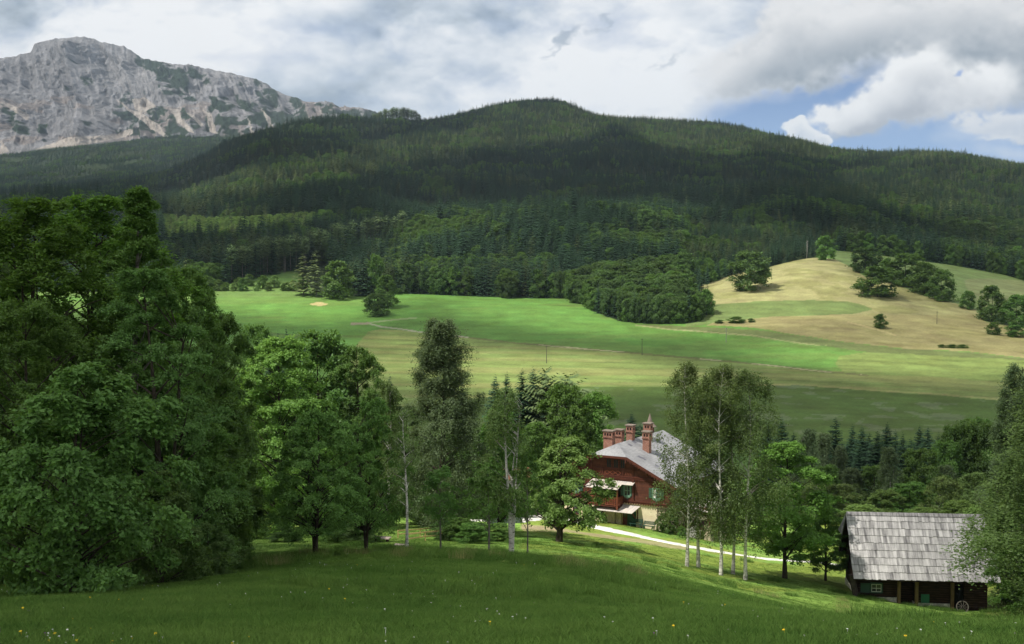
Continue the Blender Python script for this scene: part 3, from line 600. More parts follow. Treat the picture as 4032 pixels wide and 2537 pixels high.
# far (seen from 500 m and more)
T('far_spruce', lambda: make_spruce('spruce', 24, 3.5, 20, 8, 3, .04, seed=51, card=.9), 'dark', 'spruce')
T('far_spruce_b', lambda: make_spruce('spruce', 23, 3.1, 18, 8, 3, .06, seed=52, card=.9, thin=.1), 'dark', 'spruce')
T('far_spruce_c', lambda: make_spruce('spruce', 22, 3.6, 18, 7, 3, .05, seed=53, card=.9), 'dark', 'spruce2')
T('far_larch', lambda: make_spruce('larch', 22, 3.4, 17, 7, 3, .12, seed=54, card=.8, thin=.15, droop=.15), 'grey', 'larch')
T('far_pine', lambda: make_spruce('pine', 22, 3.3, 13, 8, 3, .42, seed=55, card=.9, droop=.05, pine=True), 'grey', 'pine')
T('far_leaf', lambda: make_tree('far_leaf', 18, 6.0, .0, 'round', 85, 10, 9, .85, .9, .15, .5, seed=56, limbs=4, cr=1.9, fill=.3, lobes=.16), 'dark', 'farleaf')
T('far_leaf_b', lambda: make_tree('far_leaf', 17, 5.0, .0, 'oval', 75, 10, 9, .8, .9, .15, .5, seed=57, limbs=4, cr=1.7, fill=.3, lobes=.16), 'dark', 'dark')
T('far_bright', lambda: make_tree('far_bright', 14, 4.5, .0, 'oval', 60, 9, 8, .8, .9, .2, .6, seed=58, limbs=3, cr=1.8, fill=.33), 'grey', 'farbright')
DIM = dict(linden=(22, 3.9), ash=(20, 3.6), hornbeam=(14, 3.6), walnut=(8.6, 3.3), beech=(16.5, 4.2), maple=(16, 3.7), cherry=(9.5, 3.1), plum=(9.5, 3.8), big_birch=(21, 3.), birch=(19, 2.5), birch_loose=(18, 2.2), thin_birch=(10, 1.4), forked_birch=(10.8, 1.9), young=(7, 1.5), chestnut=(14, 4.2), bright=(15, 3.7), mid_a=(15, 4.2), mid_b=(16, 4), mid_c=(13, 4.2), mid_birch=(17, 2.9), mid_birch_b=(16, 3.1), mid_spruce=(24, 3.6), mid_spruce_b=(22, 3.2), mid_pine=(20, 3.3), far_spruce=(24, 3.5), far_spruce_b=(23, 3.1), far_spruce_c=(22, 3.6), far_larch=(22, 3.4), far_pine=(22, 3.3), far_leaf=(18, 6), far_leaf_b=(17, 5), far_bright=(14, 4.5))
RR = random.Random(5)
def plant(kind, name, px, top, Y, w, label, cat, group=None, rz=None, basepx=None, sink=.15, parts=True):
    """stand a tree where the photograph shows it: px centre, top row, depth Y, crown width w in photograph pixels"""
    X = float(ray_x(basepx or px, 1700)) * Y
    for _ in range(2): X = float(ray_x(basepx or px, float(project(X, Y, float(H(X, Y)))[1]))) * Y
    z = float(H(X, Y)) - sink; zt = float(ray_z(top)) * Y; h = max(.8, zt - z); h0, r0 = DIM[kind]
    wm = w / F * Y; tm, cm = get_tree(kind); s = h / h0 * 1.0; sw = max(wm / (2 * r0 * .95), (.62 if h > 6 else .8) * s)
    e = empty(name, (X, Y, z), RR.uniform(0, 6.28) if rz is None else rz); e.scale = (sw, sw, s)
    if basepx and kind in ('young', 'thin_birch'): pass
    a = link('trunk', tm, None, e); kt = min(1.0, s / sw); a.scale = (kt, kt, 1); b = link('crown', cm, None, e); tag(e, label, cat, group); return e
# ================================================================ TREES ONE BY ONE
N_ = [ # kind, name, px, top, Y, width, label, category, group
 ('mid_birch','birch_tree',10,715,74,260,'drooping grey green birch at the far left edge above the darker crowns','birch','large trees at the left'),
 ('ash','ash_tree',110,775,70,640,'airy olive green tree with bare dark limbs left of the tall pointed tree','tree','large trees at the left'),
 ('ash','ash_tree',340,765,76,620,'loose crowned tree with dark forked limbs touching the tall pointed tree','tree','large trees at the left'),
 ('linden','linden_tree',550,702,72,600,'tallest left tree with a pointed light tipped crown','tree','large trees at the left'),
 ('hornbeam','hornbeam_tree',660,1040,62,560,'broad dull green tree in front of the tall pointed tree','tree','large trees at the left'),
 ('maple','maple_tree',130,1160,60,470,'dark spreading tree behind the large leaved walnut at the left edge','tree','large trees at the left'),
 ('walnut','walnut_tree',290,1430,50,700,'walnut tree with large glossy leaves sweeping down to the left meadow','tree','large trees at the left'),
 ('maple','maple_tree',745,1030,84,190,'narrow crown poking out to the right below the tall pointed tree','tree','large trees at the left'),
 ('maple','maple_tree',880,1215,92,170,'small dark crown at the right end of the left tree mass','tree','large trees at the left'),
 ('mid_a','dark_tree',480,1250,90,420,'dark tree filling the gap behind the dull green hornbeam','tree','large trees at the left'),
 ('walnut','walnut_tree',640,1850,56,330,'low leafy branches beside the walnut above the shaded grass','tree','large trees at the left'),
 ('maple','maple_tree',10,1500,66,260,'shaded tree cut by the left edge low behind the walnut','tree','large trees at the left'),
 ('maple','maple_tree',1020,1265,156,150,'round medium green crown left of the pale layered beech','tree','trees in the middle of the garden'),
 ('mid_a','dark_tree',1260,1300,152,320,'dark green crown right behind the pale layered beech','tree','trees in the middle of the garden'),
 ('maple','maple_tree',1410,1352,150,240,'dark green round crown ending the leafy group left of the big birch','tree','trees in the middle of the garden'),
 ('beech','beech_tree',1110,1318,126,400,'pale green beech with branches in flat layers','tree','trees in the middle of the garden'),
 ('cherry','cherry_tree',1240,1600,76,370,'dark trunked cherry tree leaning over the crest of the meadow','tree','trees in the middle of the garden'),
 ('cherry','cherry_tree',1440,1560,80,260,'slender dark cherry tree second from the left along the crest','tree','trees in the middle of the garden'),
 ('big_birch','birch_tree',1740,1228,122,390,'tall silvery birch with hanging foliage rising above the garden','birch','birches of the garden'),
 ('mid_birch_b','birch_tree',1530,1480,135,150,'small birch between the dark round crown and the tall silvery birch','birch','birches of the garden'),
 ('mid_b','garden_tree',1600,1600,150,230,'medium green tree below left of the tall silvery birch','tree','trees in the middle of the garden'),
 ('mid_a','garden_tree',1850,1780,146,240,'leafy green tree just right under the tall silvery birch','tree','trees in the middle of the garden'),
 ('mid_b','garden_tree',1700,1760,136,230,'low leafy tree around the foot of the tall silvery birch','tree','trees in the middle of the garden'),
 ('mid_b','garden_tree',1530,1740,152,210,'green bushy tree above the stone bank','tree','trees in the middle of the garden'),
 ('mid_a','garden_tree',950,1480,140,240,'dark tree between the left tree mass and the pale beech','tree','trees in the middle of the garden'),
 ('mid_a','garden_tree',1350,1500,154,260,'shaded tree between the pale beech and the second cherry','tree','trees in the middle of the garden'),
 ('thin_birch','birch_tree',1601,1600,79,190,'thin white trunked birch by the yellow wooden railing','birch','young birches on the crest'),
 ('forked_birch','birch_tree',2015,1515,80,260,'white birch forking low into bare upright stems','birch','young birches on the crest'),
 ('young','young_tree',1925,1800,80,170,'young tree with a thin leaning trunk left of the forked birch','tree','saplings on the crest'),
 ('young','young_tree',2077,1760,80,130,'slim sapling just right of the forked birch','tree','saplings on the crest'),
 ('young','young_tree',1735,1830,82,150,'thin dark stemmed sapling left of the leaning young tree','tree','saplings on the crest'),
 ('chestnut','chestnut_tree',1963,1600,128,150,'small bright green crown just left behind the forked birch','tree','bright trees beside the house'),
 ('chestnut','chestnut_tree',2225,1510,170,240,'bright green tree rising left of the chimneys, its left crown','tree','bright trees beside the house'),
 ('chestnut','chestnut_tree',2345,1545,172,220,'bright green tree nearest to the chimneys','tree','bright trees beside the house'),
 ('chestnut','chestnut_tree',2110,1660,160,180,'bright green lower crown between forked birch and house','tree','bright trees beside the house'),
 ('plum','plum_tree',2200,1725,120,330,'sunlit yellowish green fruit tree with a thick dark trunk left of the house','tree','bright trees beside the house'),
 ('bright','bright_tree',3090,1735,124,350,'bright green tree with a dark trunk right of the birch group','tree','bright trees beside the house'),
 ('bright','bright_tree',3250,1990,128,200,'lower bright green crown touching the left end of the barn','tree','bright trees beside the house'),
 ('birch','birch_tree',2705,1400,117,290,'birch with an orange tinged trunk, leftmost of the group before the house','birch','birch group in front of the house'),
 ('birch_loose','birch_tree',2750,1450,119,300,'birch standing second from left in the group before the house','birch','birch group in front of the house'),
 ('birch','birch_tree',2839,1410,115,320,'middle birch of the group before the house','birch','birch group in front of the house'),
 ('birch_loose','birch_tree',2886,1480,118,300,'darker stemmed birch twin beside the whitest trunk','birch','birch group in front of the house'),
 ('birch','birch_tree',2935,1430,115,330,'birch with the whitest straight trunk, rightmost of its group','birch','birch group in front of the house'),
 ('birch','birch_tree',4120,1330,112,600,'large birch cut by the right edge over the barn','birch','birches at the right edge'),
 ('birch','birch_tree',4062,1640,104,620,'drooping birch hanging over the right end of the barn roof','birch','birches at the right edge'),
 ('maple','maple_tree',4040,1950,112,260,'dark leafy tree at the right edge behind the barn','tree','birches at the right edge'),
]
N_ += [('big_birch','birch_tree',4010,1405,124,330,'tall birch crown at the right edge reaching up to the mown field','birch','birches at the right edge'), ('mid_a','dark_tree',20,985,86,420,'dark crown filling the left edge behind the airy ash trees','tree','large trees at the left'), ('mid_b','dark_tree',815,1420,170,230,'shaded crown low between the left tree mass and the bright beech','tree','large trees at the left')]
for a in N_: plant(*a)
fills = [(900, 2160, 900, 152, 180, 34, 'leafy tree of the thicket behind the garden trees', [(900, 1500), (1300, 1480), (1520, 1560), (1700, 1650), (2000, 1640), (2160, 1700)], ['mid_a', 'mid_b', 'maple', 'mid_b', 'mid_birch_b']),
 (-60, 880, 0, 62, 104, 30, 'shaded tree deep inside the left tree mass', [(-60, 1150), (300, 1150), (450, 1250), (700, 1350), (880, 1400)], ['mid_a', 'maple', 'hornbeam', 'mid_a']),
 (2960, 4060, 0, 158, 200, 30, 'leafy tree low in the wood behind the barn', [(2960, 1860), (3300, 1870), (3700, 1850), (4060, 1800)], ['mid_a', 'mid_birch_b', 'mid_c', 'mid_b', 'mid_birch'])]
for x0_, x1_, _, ya, yb_, n_, lab, lim, kds in fills:
    for i in range(n_):
        px_ = x0_ + (x1_ - x0_) * (i + RR.random()) / n_; t_ = RR.random(); Y = ya + (yb_ - ya) * t_; tl_ = np.interp(px_, *zip(*lim)) + (1 - t_) * 300 + RR.uniform(0, 60)
        plant(RR.choice(kds), 'thicket_tree', px_, tl_, Y, RR.uniform(150, 230) * 130 / Y, lab, 'tree', lab + 's')
for i in range(26):                                        # bushes under the trees
    px_ = [1470, 1380, 1330, 1400, 1300, 1770, 1820, 1880, 1960, 1120, 1010, 930, 870, 820, 700, 600, 520, 400, 260, 120, 20, 1790, 1850, 1420, 3960, 4010][i]; Y = (110 if 900 < px_ < 2000 else (64 if px_ < 900 else 122)) + RR.uniform(-5, 8)
    X = float(ray_x(px_, 2050)) * Y; z = float(H(X, Y)); h_ = RR.uniform(1.3, 2.8); tp = float(project(X, Y, z + h_)[1])
    plant('mid_b' if i % 2 else 'mid_a', 'bush', px_, tp, Y, 120 * 110 / Y, 'low green bush in the undergrowth below the garden trees' if px_ > 900 else 'low bush in the shade at the foot of the left trees', 'bush', 'undergrowth bushes' if px_ > 900 else 'bushes under the left trees')
V_ = [ # wood behind house and barn
 ('mid_spruce',[(3074,1640),(3285,1640),(3351,1668),(3389,1674),(3417,1700),(3450,1690),(3487,1662),(3520,1690),(3548,1700),(3614,1672),(3647,1678),(3690,1700),(3020,1665),(3120,1700),(3240,1715),(3330,1740),(3580,1720),(3470,1745),(3050,1720),(3160,1735),(3380,1750),(3500,1750),(3620,1745)],250,165,'dark spruce','spruce'),
 ('mid_a',[(3746,1676),(3793,1652),(3840,1645),(3890,1665),(3810,1720),(3720,1735),(3930,1690),(3870,1760)],240,130,'dark round tree','tree'),
 ('mid_birch',[(3163,1668),(3229,1683),(3309,1735),(3511,1748),(3741,1820),(3346,1835),(3140,1760)],205,135,'grey green birch','birch'),
 ('mid_a',[(3619,1768),(3661,1900),(3581,1900),(3440,1830),(3250,1830)],195,150,'dark bushy tree','tree'),
 ('mid_c',[(3483,1925),(3779,1965),(3400,1985),(3860,1985),(3640,2000)],160,190,'yellowish leafy tree','tree'),
 ('mid_birch_b',[(3700,1870),(3560,1960),(3330,1900),(3210,1850),(3850,1850)],180,150,'pale loose birch','birch'),
]
nb_ = ['near the bright green tree', 'behind the barn ridge', 'towards the right edge', 'in the middle of the wood']
for kind, lst, Y, w, lab, cat in V_:
    for i, (px_, tp) in enumerate(lst):
        where = 'left part of the wood, near the bright green tree' if px_ < 3300 else ('wood straight above the barn roof' if px_ < 3640 else 'right part of the wood, near the right edge')
        plant(kind if not (kind == 'mid_spruce' and i % 3 == 1) else 'mid_spruce_b', {'spruce': 'spruce_tree', 'birch': 'birch_tree', 'tree': 'leafy_tree'}[cat], px_, tp, Y + RR.uniform(-14, 14), w * RR.uniform(.85, 1.15), lab + ' in the ' + where, cat, lab + ' in the ' + where)
S_ = [('mid_spruce',1950,1472,185,80,'pointed spruce at the left end of the trio above the garden'),('mid_spruce',1996,1462,188,75,'narrow spruce second from left above the garden'),('mid_spruce_b',2056,1448,186,90,'dark spruce in the middle of the tips above the garden'),('mid_spruce',2099,1442,190,85,'tallest spruce tip above the garden'),('mid_pine',2150,1448,184,80,'thin crowned pale conifer above the garden'),('mid_pine',2243,1470,186,120,'broad dark pine at the right end of the conifer tips above the garden'),('mid_spruce',1538,1470,150,60,'small dark spruce left of the tall silvery birch'),('mid_spruce',2485,1620,210,90,'small dark spruce right behind the middle chimney'),('mid_spruce_b',2520,1665,215,110,'dark spruce half hidden behind the chimneys')]
for kd, px_, tp, Y, w, lab in S_: plant(kd, 'spruce_tree' if 'spruce' in kd else 'pine_tree', px_, tp, Y, w * 2.1, lab, 'conifer', 'conifers behind the garden')
for i, px_ in enumerate([1100, 1132, 1160, 1190, 1215, 1075]): plant('mid_spruce', 'spruce_tree', px_, [1300, 1283, 1296, 1300, 1305, 1308][i], 330 + 6 * i, 90, 'small dark spruce tip just above the pale beech', 'conifer', 'spruce tips above the pale beech')
# filler wood in the hidden valley behind garden and house
for i in range(46):
    px_ = RR.uniform(-100, 3100); Y = RR.uniform(195, 300); kd = RR.choice(['mid_spruce', 'mid_a', 'mid_b', 'mid_spruce_b'])
    X = float(ray_x(px_, 1700)) * Y; zt = float(H(X, Y)) + RR.uniform(12, 17); row = float(project(X, Y, zt)[1])
    lim = 1480 if px_ < 1500 else (1640 if px_ < 2400 else 1700); row = max(row, lim + RR.uniform(0, 60))
    plant(kd, 'valley_tree', px_, row, Y, RR.uniform(90, 170), 'tree of the valley wood behind the garden and the house', 'tree', 'trees of the valley wood behind the garden')

# ---- far meadow: single trees, hedge, shrubs, forest edge
D_ = [ # kind, px, base row, top row, width, label, category
 ('far_leaf',1487,1245,1158,92,'small dark tree standing alone at the fork of the far track','tree'),
 ('far_leaf_b',1525,1212,1085,80,'dark tree behind the lone one at the fork of the far track','tree'),
 ('far_leaf',2952,1145,994,150,'large round tree alone on the dry yellow hump','tree'),
 ('far_leaf',3407,1077,978,110,'light topped round tree at the head of the diagonal hedge','tree'),
 ('far_leaf_b',3455,1170,1052,150,'broad dark tree in front of the diagonal hedge','tree'),
 ('far_leaf_b',3492,1110,1018,60,'small dark tree between the hedge head and the tallest hedge tree','tree'),
 ('far_leaf_b',3565,1125,1000,150,'tallest tree of the diagonal hedge','tree'),
 ('far_leaf_b',3640,1158,1034,110,'tree in the lower middle of the diagonal hedge','tree'),
 ('far_leaf_b',3705,1184,1064,95,'last tree at the lower end of the diagonal hedge','tree'),
 ('far_leaf_b',3809,1217,1147,60,'small round tree right of the diagonal hedge','tree'),
 ('far_leaf_b',3905,1266,1127,95,'tall dark tree near the right edge of the dry slope','tree'),
 ('far_leaf_b',4002,1286,1163,115,'dark tree cut by the right edge of the dry slope','tree'),
 ('far_leaf_b',3911,1318,1270,52,'low bush under the tall dark tree near the right edge','bush'),
 ('far_leaf_b',3996,1326,1281,76,'low bush under the tree cut by the right edge','bush'),
 ('far_leaf_b',3465,1293,1237,50,'small round tree alone in the middle of the brown slope','tree'),
 ('far_leaf_b',2833,1273,1260,34,'low bush left of the three on the far path','bush'),
 ('far_leaf_b',2898,1271,1247,62,'largest bush of the three on the far path','bush'),
 ('far_leaf_b',2958,1269,1254,28,'small bush right of the three on the far path','bush'),
 ('far_larch',1195,1163,992,100,'pale green conifer with spread branches at the meadow edge','conifer'),
 ('far_larch',1245,1168,982,100,'taller pale conifer right of its twin at the meadow edge','conifer'),
 ('far_leaf_b',1335,1177,1030,112,'round dark tree bulging out of the forest edge on the left','tree'),
 ('far_spruce',1432,1164,975,72,'dark pointed spruce beside the brown clearing','conifer'),
 ('far_leaf_b',1476,1162,1005,74,'dark rounded tree right of the pointed spruce by the clearing','tree'),
 ('far_leaf_b',3250,1024,930,74,'bushy dark tree at the right end of the plantation on the hump','tree'),
 ('far_leaf',2000,1175,1090,70,'grey green round crown in the shaded forest edge','tree'),
 ('far_leaf',2540,925,825,95,'lone bright round crown above the knoll forest','tree'),
]
for kd, px_, bs, tp, w, lab, cat in D_:
    p = at_ground(px_, bs, 400, 1300); plant(kd, 'bush' if cat == 'bush' else ('conifer_tree' if cat == 'conifer' else 'meadow_tree'), px_, tp, p.y, w, lab, cat, 'trees and bushes on the far meadow')
EDGE = [(1510,1160),(1533,1156),(1636,1158),(1900,1169),(2108,1176),(2237,1176),(2262,1195),(2315,1203),(2331,1226),(2383,1247),(2445,1267),(2549,1277),(2679,1277),(2751,1267),(2778,1235),(2760,1180),(2751,1130),(2793,1116),(2876,1086),(3016,1054),(3146,1023)]
EDGE2 = [(3285,988),(3380,994),(3530,1015),(3751,1045),(3972,1087),(4090,1120)]
EDGE3 = [(884,1122),(1039,1088),(1164,1067),(1240,1040),(1325,1006),(1420,985),(1501,972),(1584,949)]
placed = []
def edge_row(pts, step, kinds, lab, group, hrange, jit=0, rows=1):
    for (x0, y0), (x1, y1) in zip(pts[:-1], pts[1:]):
        n = max(1, int(math.hypot(x1 - x0, y1 - y0) / step))
        for i in range(n):
            t = (i + RR.random() * .7) / n; x = x0 + (x1 - x0) * t; y = y0 + (y1 - y0) * t
            p = at_ground(x, y, 450, 1500)
            for rw in range(rows):
                Yp = p.y + 3 + rw * 7; X = p.x / p.y * Yp + RR.uniform(-2, 2); kd = RR.choice(kinds(x)); h0, r0 = DIM[kd]; h = h0 * RR.uniform(*hrange)
                e = empty('spruce_tree' if 'spruce' in kd else ('pine_tree' if 'pine' in kd else 'forest_tree'), (X, Yp, float(H(X, Yp)) - .3), RR.uniform(0, 6.28)); s = h / h0; sw = s * RR.uniform(.9, 1.15); e.scale = (sw, sw, s)
                tm, cm = get_tree(kd); link('trunk', tm, None, e); link('crown', cm, None, e); tag(e, lab, 'forest tree', group); placed.append((X, Yp))
LF = ['far_leaf', 'far_leaf_b', 'far_leaf_b']
edge_row(EDGE[:6], 13, lambda x: ['far_spruce', 'far_spruce_b', 'far_spruce_c'] if RR.random() < .62 else LF, 'tree in the shaded forest edge along the middle of the green meadow', 'forest edge in the middle', (.85, 1.05))
edge_row(EDGE[5:15], 20, lambda x: LF if RR.random() < .75 else ['far_spruce_b'], 'leafy tree in the front row of the grove reaching into the meadow', 'front row of the grove', (.62, .85), rows=2)
edge_row(EDGE[14:], 13, lambda x: ['far_spruce', 'far_spruce_b'], 'young spruce in the lower edge of the plantation on the dry hump', 'plantation edge on the hump', (.5, .68))
edge_row(EDGE2, 16, lambda x: ['far_spruce', 'far_spruce_b', 'far_leaf_b'], 'tree in the forest edge above the right hand meadow', 'forest edge on the right', (.75, 1.0))
edge_row(EDGE3, 13, lambda x: ['far_pine', 'far_pine', 'far_spruce'], 'tall bare trunked tree in the forest edge beside the brown clearing', 'bare trunked forest edge', (1.0, 1.25))
for i in range(16):                                        # shrubs along the left meadow edge
    x = 812 + i * 25 + RR.uniform(-8, 8); p = at_ground(x, 1146 - RR.uniform(0, 22) * (i % 2), 500, 1200); h = RR.uniform(4, 8)
    e = empty('shrub', (p.x, p.y, p.z - .3), RR.uniform(0, 6)); s = h / 14; e.scale = (s * 1.3, s * 1.3, s); tm, cm = get_tree('far_bright' if i % 3 else 'far_leaf_b'); link('trunk', tm, None, e); link('crown', cm, None, e)
    tag(e, 'light green shrub in the row along the left far meadow', 'shrub', 'shrubs along the left far meadow')
for i in range(44):                                        # the stand of tall bare stems on the skyline
    px_ = 1466 + i * 4.4 + RR.uniform(-4, 4); Y = 2990 + RR.uniform(-15, 25); X = float(ray_x(px_, 480)) * Y
    tp = np.interp(px_, [1468, 1510, 1590, 1630, 1660], [448, 430, 418, 432, 450]) + RR.uniform(-4, 6); z = float(H(X, Y)) - 1; h = float(ray_z(tp)) * Y - z
    e = empty('pine_tree', (X, Y, z), RR.uniform(0, 6)); s = h / 22; e.scale = (s * .9, s * .9, s); tm, cm = get_tree('far_pine' if i % 3 else 'far_spruce_b'); link('trunk', tm, None, e); link('crown', cm, None, e)
    tag(e, 'tall bare stemmed conifer in the stand on the skyline right of the rocky mountain', 'conifer', 'skyline stand of bare stemmed conifers')
# ---- the forest itself: tens of thousands of trees, one object
def scatter(y0, y1, sp0, sp1, umin=-.47, umax=.47):
    X = []; Yl = []; y = y0
    while y < y1:
        sp = np.interp(y, [y0, y1], [sp0, sp1]); w = (y + OFF); n = int((umax - umin) * w / sp); x = (umin + (umax - umin) * (np.arange(n) + RS.random(n)) / n) * w
        X.append(x); Yl.append(y + RS.uniform(-.5, .5, n) * sp); y += sp * .95
    return np.concatenate(X), np.concatenate(Yl)
RS = np.random.default_rng(3)
fx, fy = scatter(640, 4600, 6.6, 10.5); fz = H(fx, fy); qx, qy = project(fx, fy, fz)
ok = (qx > -350) & (qx < 4400) & ((fy > 1350) | inpoly(qx, qy, FOREST)) & ~((fy < 2000) & inpoly(qx + 4, qy, CLEAR)) & ~((fy < 1300) & inpoly(qx, qy, [(700, 1160), (806, 1135), (884, 1120), (1039, 1088), (1164, 1067), (1300, 1030), (1330, 1180), (700, 1180)])) & ~((fy > 2900) & (fy < 3060) & inpoly(qx, qy, [(1460, 470), (1700, 460), (1700, 496), (1460, 500)]))
f5, f6 = scatter(4600, 5350, 12, 13, -.42, .12); z5 = H(f5, f6); a5, b5 = project(f5, f6, z5)
fx, fy, fz, qx, qy = fx[ok], fy[ok], fz[ok], qx[ok], qy[ok]
o5 = (a5 > -300) & (a5 < 1500); fx = np.r_[fx, f5[o5]]; fy = np.r_[fy, f6[o5]]; fz = np.r_[fz, z5[o5]]; qx = np.r_[qx, a5[o5]]; qy = np.r_[qy, b5[o5]]
# keep clear of single edge trees
pa = np.array(placed); cell = set((int(a / 5), int(b / 5)) for a, b in pa); kp = np.array([(int(a / 5), int(b / 5)) not in cell for a, b in zip(fx, fy)]); fx, fy, fz, qx, qy = fx[kp], fy[kp], fz[kp], qx[kp], qy[kp]
n = len(fx); u = RS.random(n); stand = fbm(fx / 90, fy / 90, 3, 301); st2 = fbm(fx / 45, fy / 45, 3, 302)
light = np.zeros(n)
for P, a in [([(640,800),(1000,690),(1500,575),(1850,515),(1950,430),(2350,430),(2450,480),(2300,560),(1900,600),(1500,690),(1200,770),(900,840),(680,890)], .5), ([(2350,440),(3300,560),(3500,590),(4300,640),(4300,690),(3500,640),(3250,650),(3050,620),(2900,630),(2600,600),(2450,520)], .55), ([(3250,700),(3600,640),(4300,680),(4300,1060),(3700,930),(3450,830)], .35)]: light = np.maximum(light, a * inpoly(qx, qy, P))  # paler larch and olive spruce packed into the sunlit strips, brightening them by colour
yb = inpoly(qx, qy, [(640,860),(900,880),(1300,850),(1200,930),(900,965),(640,980)]) & (fy < 2000)
knoll = inpoly(qx, qy, [(1600,820),(2000,790),(2450,800),(2700,860),(2760,1280),(2300,1280),(2200,1150),(1700,1150),(1450,1120),(1560,960)]) & (fy < 1500)
kind = np.where(u < .5, 0, np.where(u < .88, 1, 2))
kind = np.where((stand > .60) & (u < .5), 2, kind); kind = np.where((u < light * (.5 + stand)) , np.where(st2 > .5, 3, 2), kind)
kind = np.where(st2 + .1 * u > .68, 5, kind); kind = np.where((u > .97), 3, kind)
kind = np.where(knoll & (stand > .5) & (u < .2), 4, kind); kind = np.where(knoll & (u > .9), 5, kind)
low = inpoly(qx, qy, [(2230,1165),(2400,1090),(2700,1080),(2790,1280),(2300,1290)]) & (fy < 1000); kind = np.where(low & (u < .85), np.where(u < .5, 4, 5), kind)
kind = np.where(inpoly(qx, qy, [(1560,960),(1700,880),(1560,1150),(1480,1120)]) & (fy < 1300) & (u < .6), 6, kind)
kind = np.where(yb & (u < .9), 6, kind); rightb = (qx > 3700) & (qy > 900) & (u < .45) & (fy < 1600); kind = np.where(rightb, 4, kind)
sc = RS.uniform(.72, 1.12, n) * np.interp(fy, [600, 1400, 2200, 4600], [.95, .86, .72, .78]); sc = sc * (.72 + .55 * fbm(fx / 60, fy / 60, 3, 305)) * np.where(RS.random(n) < .06, 1.3, 1); sc = np.where(yb, .62, sc); plan = (qx > 2700) & (qx < 3300) & (qy > 900) & (fy < 1250); sc = np.where(plan, sc * .62, sc)
sc = np.where(kind >= 4, sc * .78, sc); sc = np.where(fy > 3600, sc * .85, sc)
SRC = bpy.data.collections.new('forest_kinds')
srcs = ['far_spruce', 'far_spruce_b', 'far_spruce_c', 'far_larch', 'far_leaf', 'far_leaf_b', 'far_bright']
for i, s_n in enumerate(srcs):
    o = bpy.data.objects.new('kind_%d' % i, get_tree(s_n)[1]); SRC.objects.link(o)
def instancer(name, pts, rot, scl, idx, coll, label, cat):
    me = bpy.data.meshes.new(name); me.vertices.add(len(pts)); me.vertices.foreach_set('co', np.asarray(pts, np.float32).ravel())
    a = me.attributes.new('rot', 'FLOAT_VECTOR', 'POINT'); a.data.foreach_set('vector', np.asarray(rot, np.float32).ravel())
    a = me.attributes.new('scl', 'FLOAT_VECTOR', 'POINT'); a.data.foreach_set('vector', np.asarray(scl, np.float32).ravel())
    a = me.attributes.new('idx', 'INT', 'POINT'); a.data.foreach_set('value', np.asarray(idx, np.int32))
    o = link(name, me); ng = bpy.data.node_groups.new(name, 'GeometryNodeTree'); ng.interface.new_socket('Geometry', in_out='INPUT', socket_type='NodeSocketGeometry'); ng.interface.new_socket('Geometry', in_out='OUTPUT', socket_type='NodeSocketGeometry')
    N = ng.nodes.new; L = ng.links.new; gi = N('NodeGroupInput'); go = N('NodeGroupOutput'); iop = N('GeometryNodeInstanceOnPoints'); ci = N('GeometryNodeCollectionInfo'); ci.inputs['Collection'].default_value = coll; ci.inputs['Separate Children'].default_value = True; ci.inputs['Reset Children'].default_value = True
    def at(nm, ty):
        x = N('GeometryNodeInputNamedAttribute'); x.data_type = ty; x.inputs['Name'].default_value = nm; return x.outputs['Attribute']
    e2r = N('FunctionNodeEulerToRotation'); L(at('rot', 'FLOAT_VECTOR'), e2r.inputs[0])
    L(gi.outputs[0], iop.inputs['Points']); L(ci.outputs[0], iop.inputs['Instance']); iop.inputs['Pick Instance'].default_value = True; L(at('idx', 'INT'), iop.inputs['Instance Index']); L(e2r.outputs[0], iop.inputs['Rotation']); L(at('scl', 'FLOAT_VECTOR'), iop.inputs['Scale']); L(iop.outputs[0], go.inputs[0])
    md = o.modifiers.new('scatter', 'NODES'); md.node_group = ng; tag(o, label, cat, kind='stuff'); return o
swd = RS.uniform(.9, 1.2, n)
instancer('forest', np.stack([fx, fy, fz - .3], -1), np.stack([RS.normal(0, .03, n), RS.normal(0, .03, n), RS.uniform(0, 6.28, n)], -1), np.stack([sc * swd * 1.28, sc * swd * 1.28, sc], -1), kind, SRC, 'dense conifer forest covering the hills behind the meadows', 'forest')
print('forest trees', n)
# ================================================================ THE RED HOUSE
def boards(name, a, b, sc=(.6, .6, 7), amp=.5):
    return surf(name, a, .8, .2, (18, .5, .02), lambda k: k.mix(k.mr(k.math('ADD', k.math('MULTIPLY', k.noise(1, 3, k.coord('Object', sc)), amp), k.math('MULTIPLY', k.noise(2.4, 4, k.coord()), 1 - amp)), .36, .64), a, b))
M_RED = boards('red_brown_timber', (.058, .021, .013), (.115, .040, .024)); M_REDD = boards('dark_carved_timber', (.060, .020, .013), (.11, .034, .02)); M_RAIL = boards('orange_brown_rail', (.13, .04, .02), (.21, .065, .033))
M_PLAS = surf('cream_plaster', (.72, .62, .42), .9, .1, (8, .2, .01), lambda k: k.mix(k.mr(k.noise(.9, 5, k.coord()), .35, .7), (.78, .68, .47), (.62, .52, .34)))
M_STONE = surf('quarry_stone', (.45, .38, .27), .95, .1, (5, .8, .05), lambda k: (lambda v: k.mix(k.mr(v.outputs['Distance'], .02, .10), (.30, .25, .18), k.mix(k.noise(3, 3, k.coord()), (.62, .54, .38), (.36, .30, .21))))((lambda v: (k.L(k.coord('Object', (1, 1, 1.5)), v.inputs['Vector']), v)[1])(k.n('ShaderNodeTexVoronoi', feature='DISTANCE_TO_EDGE'))))
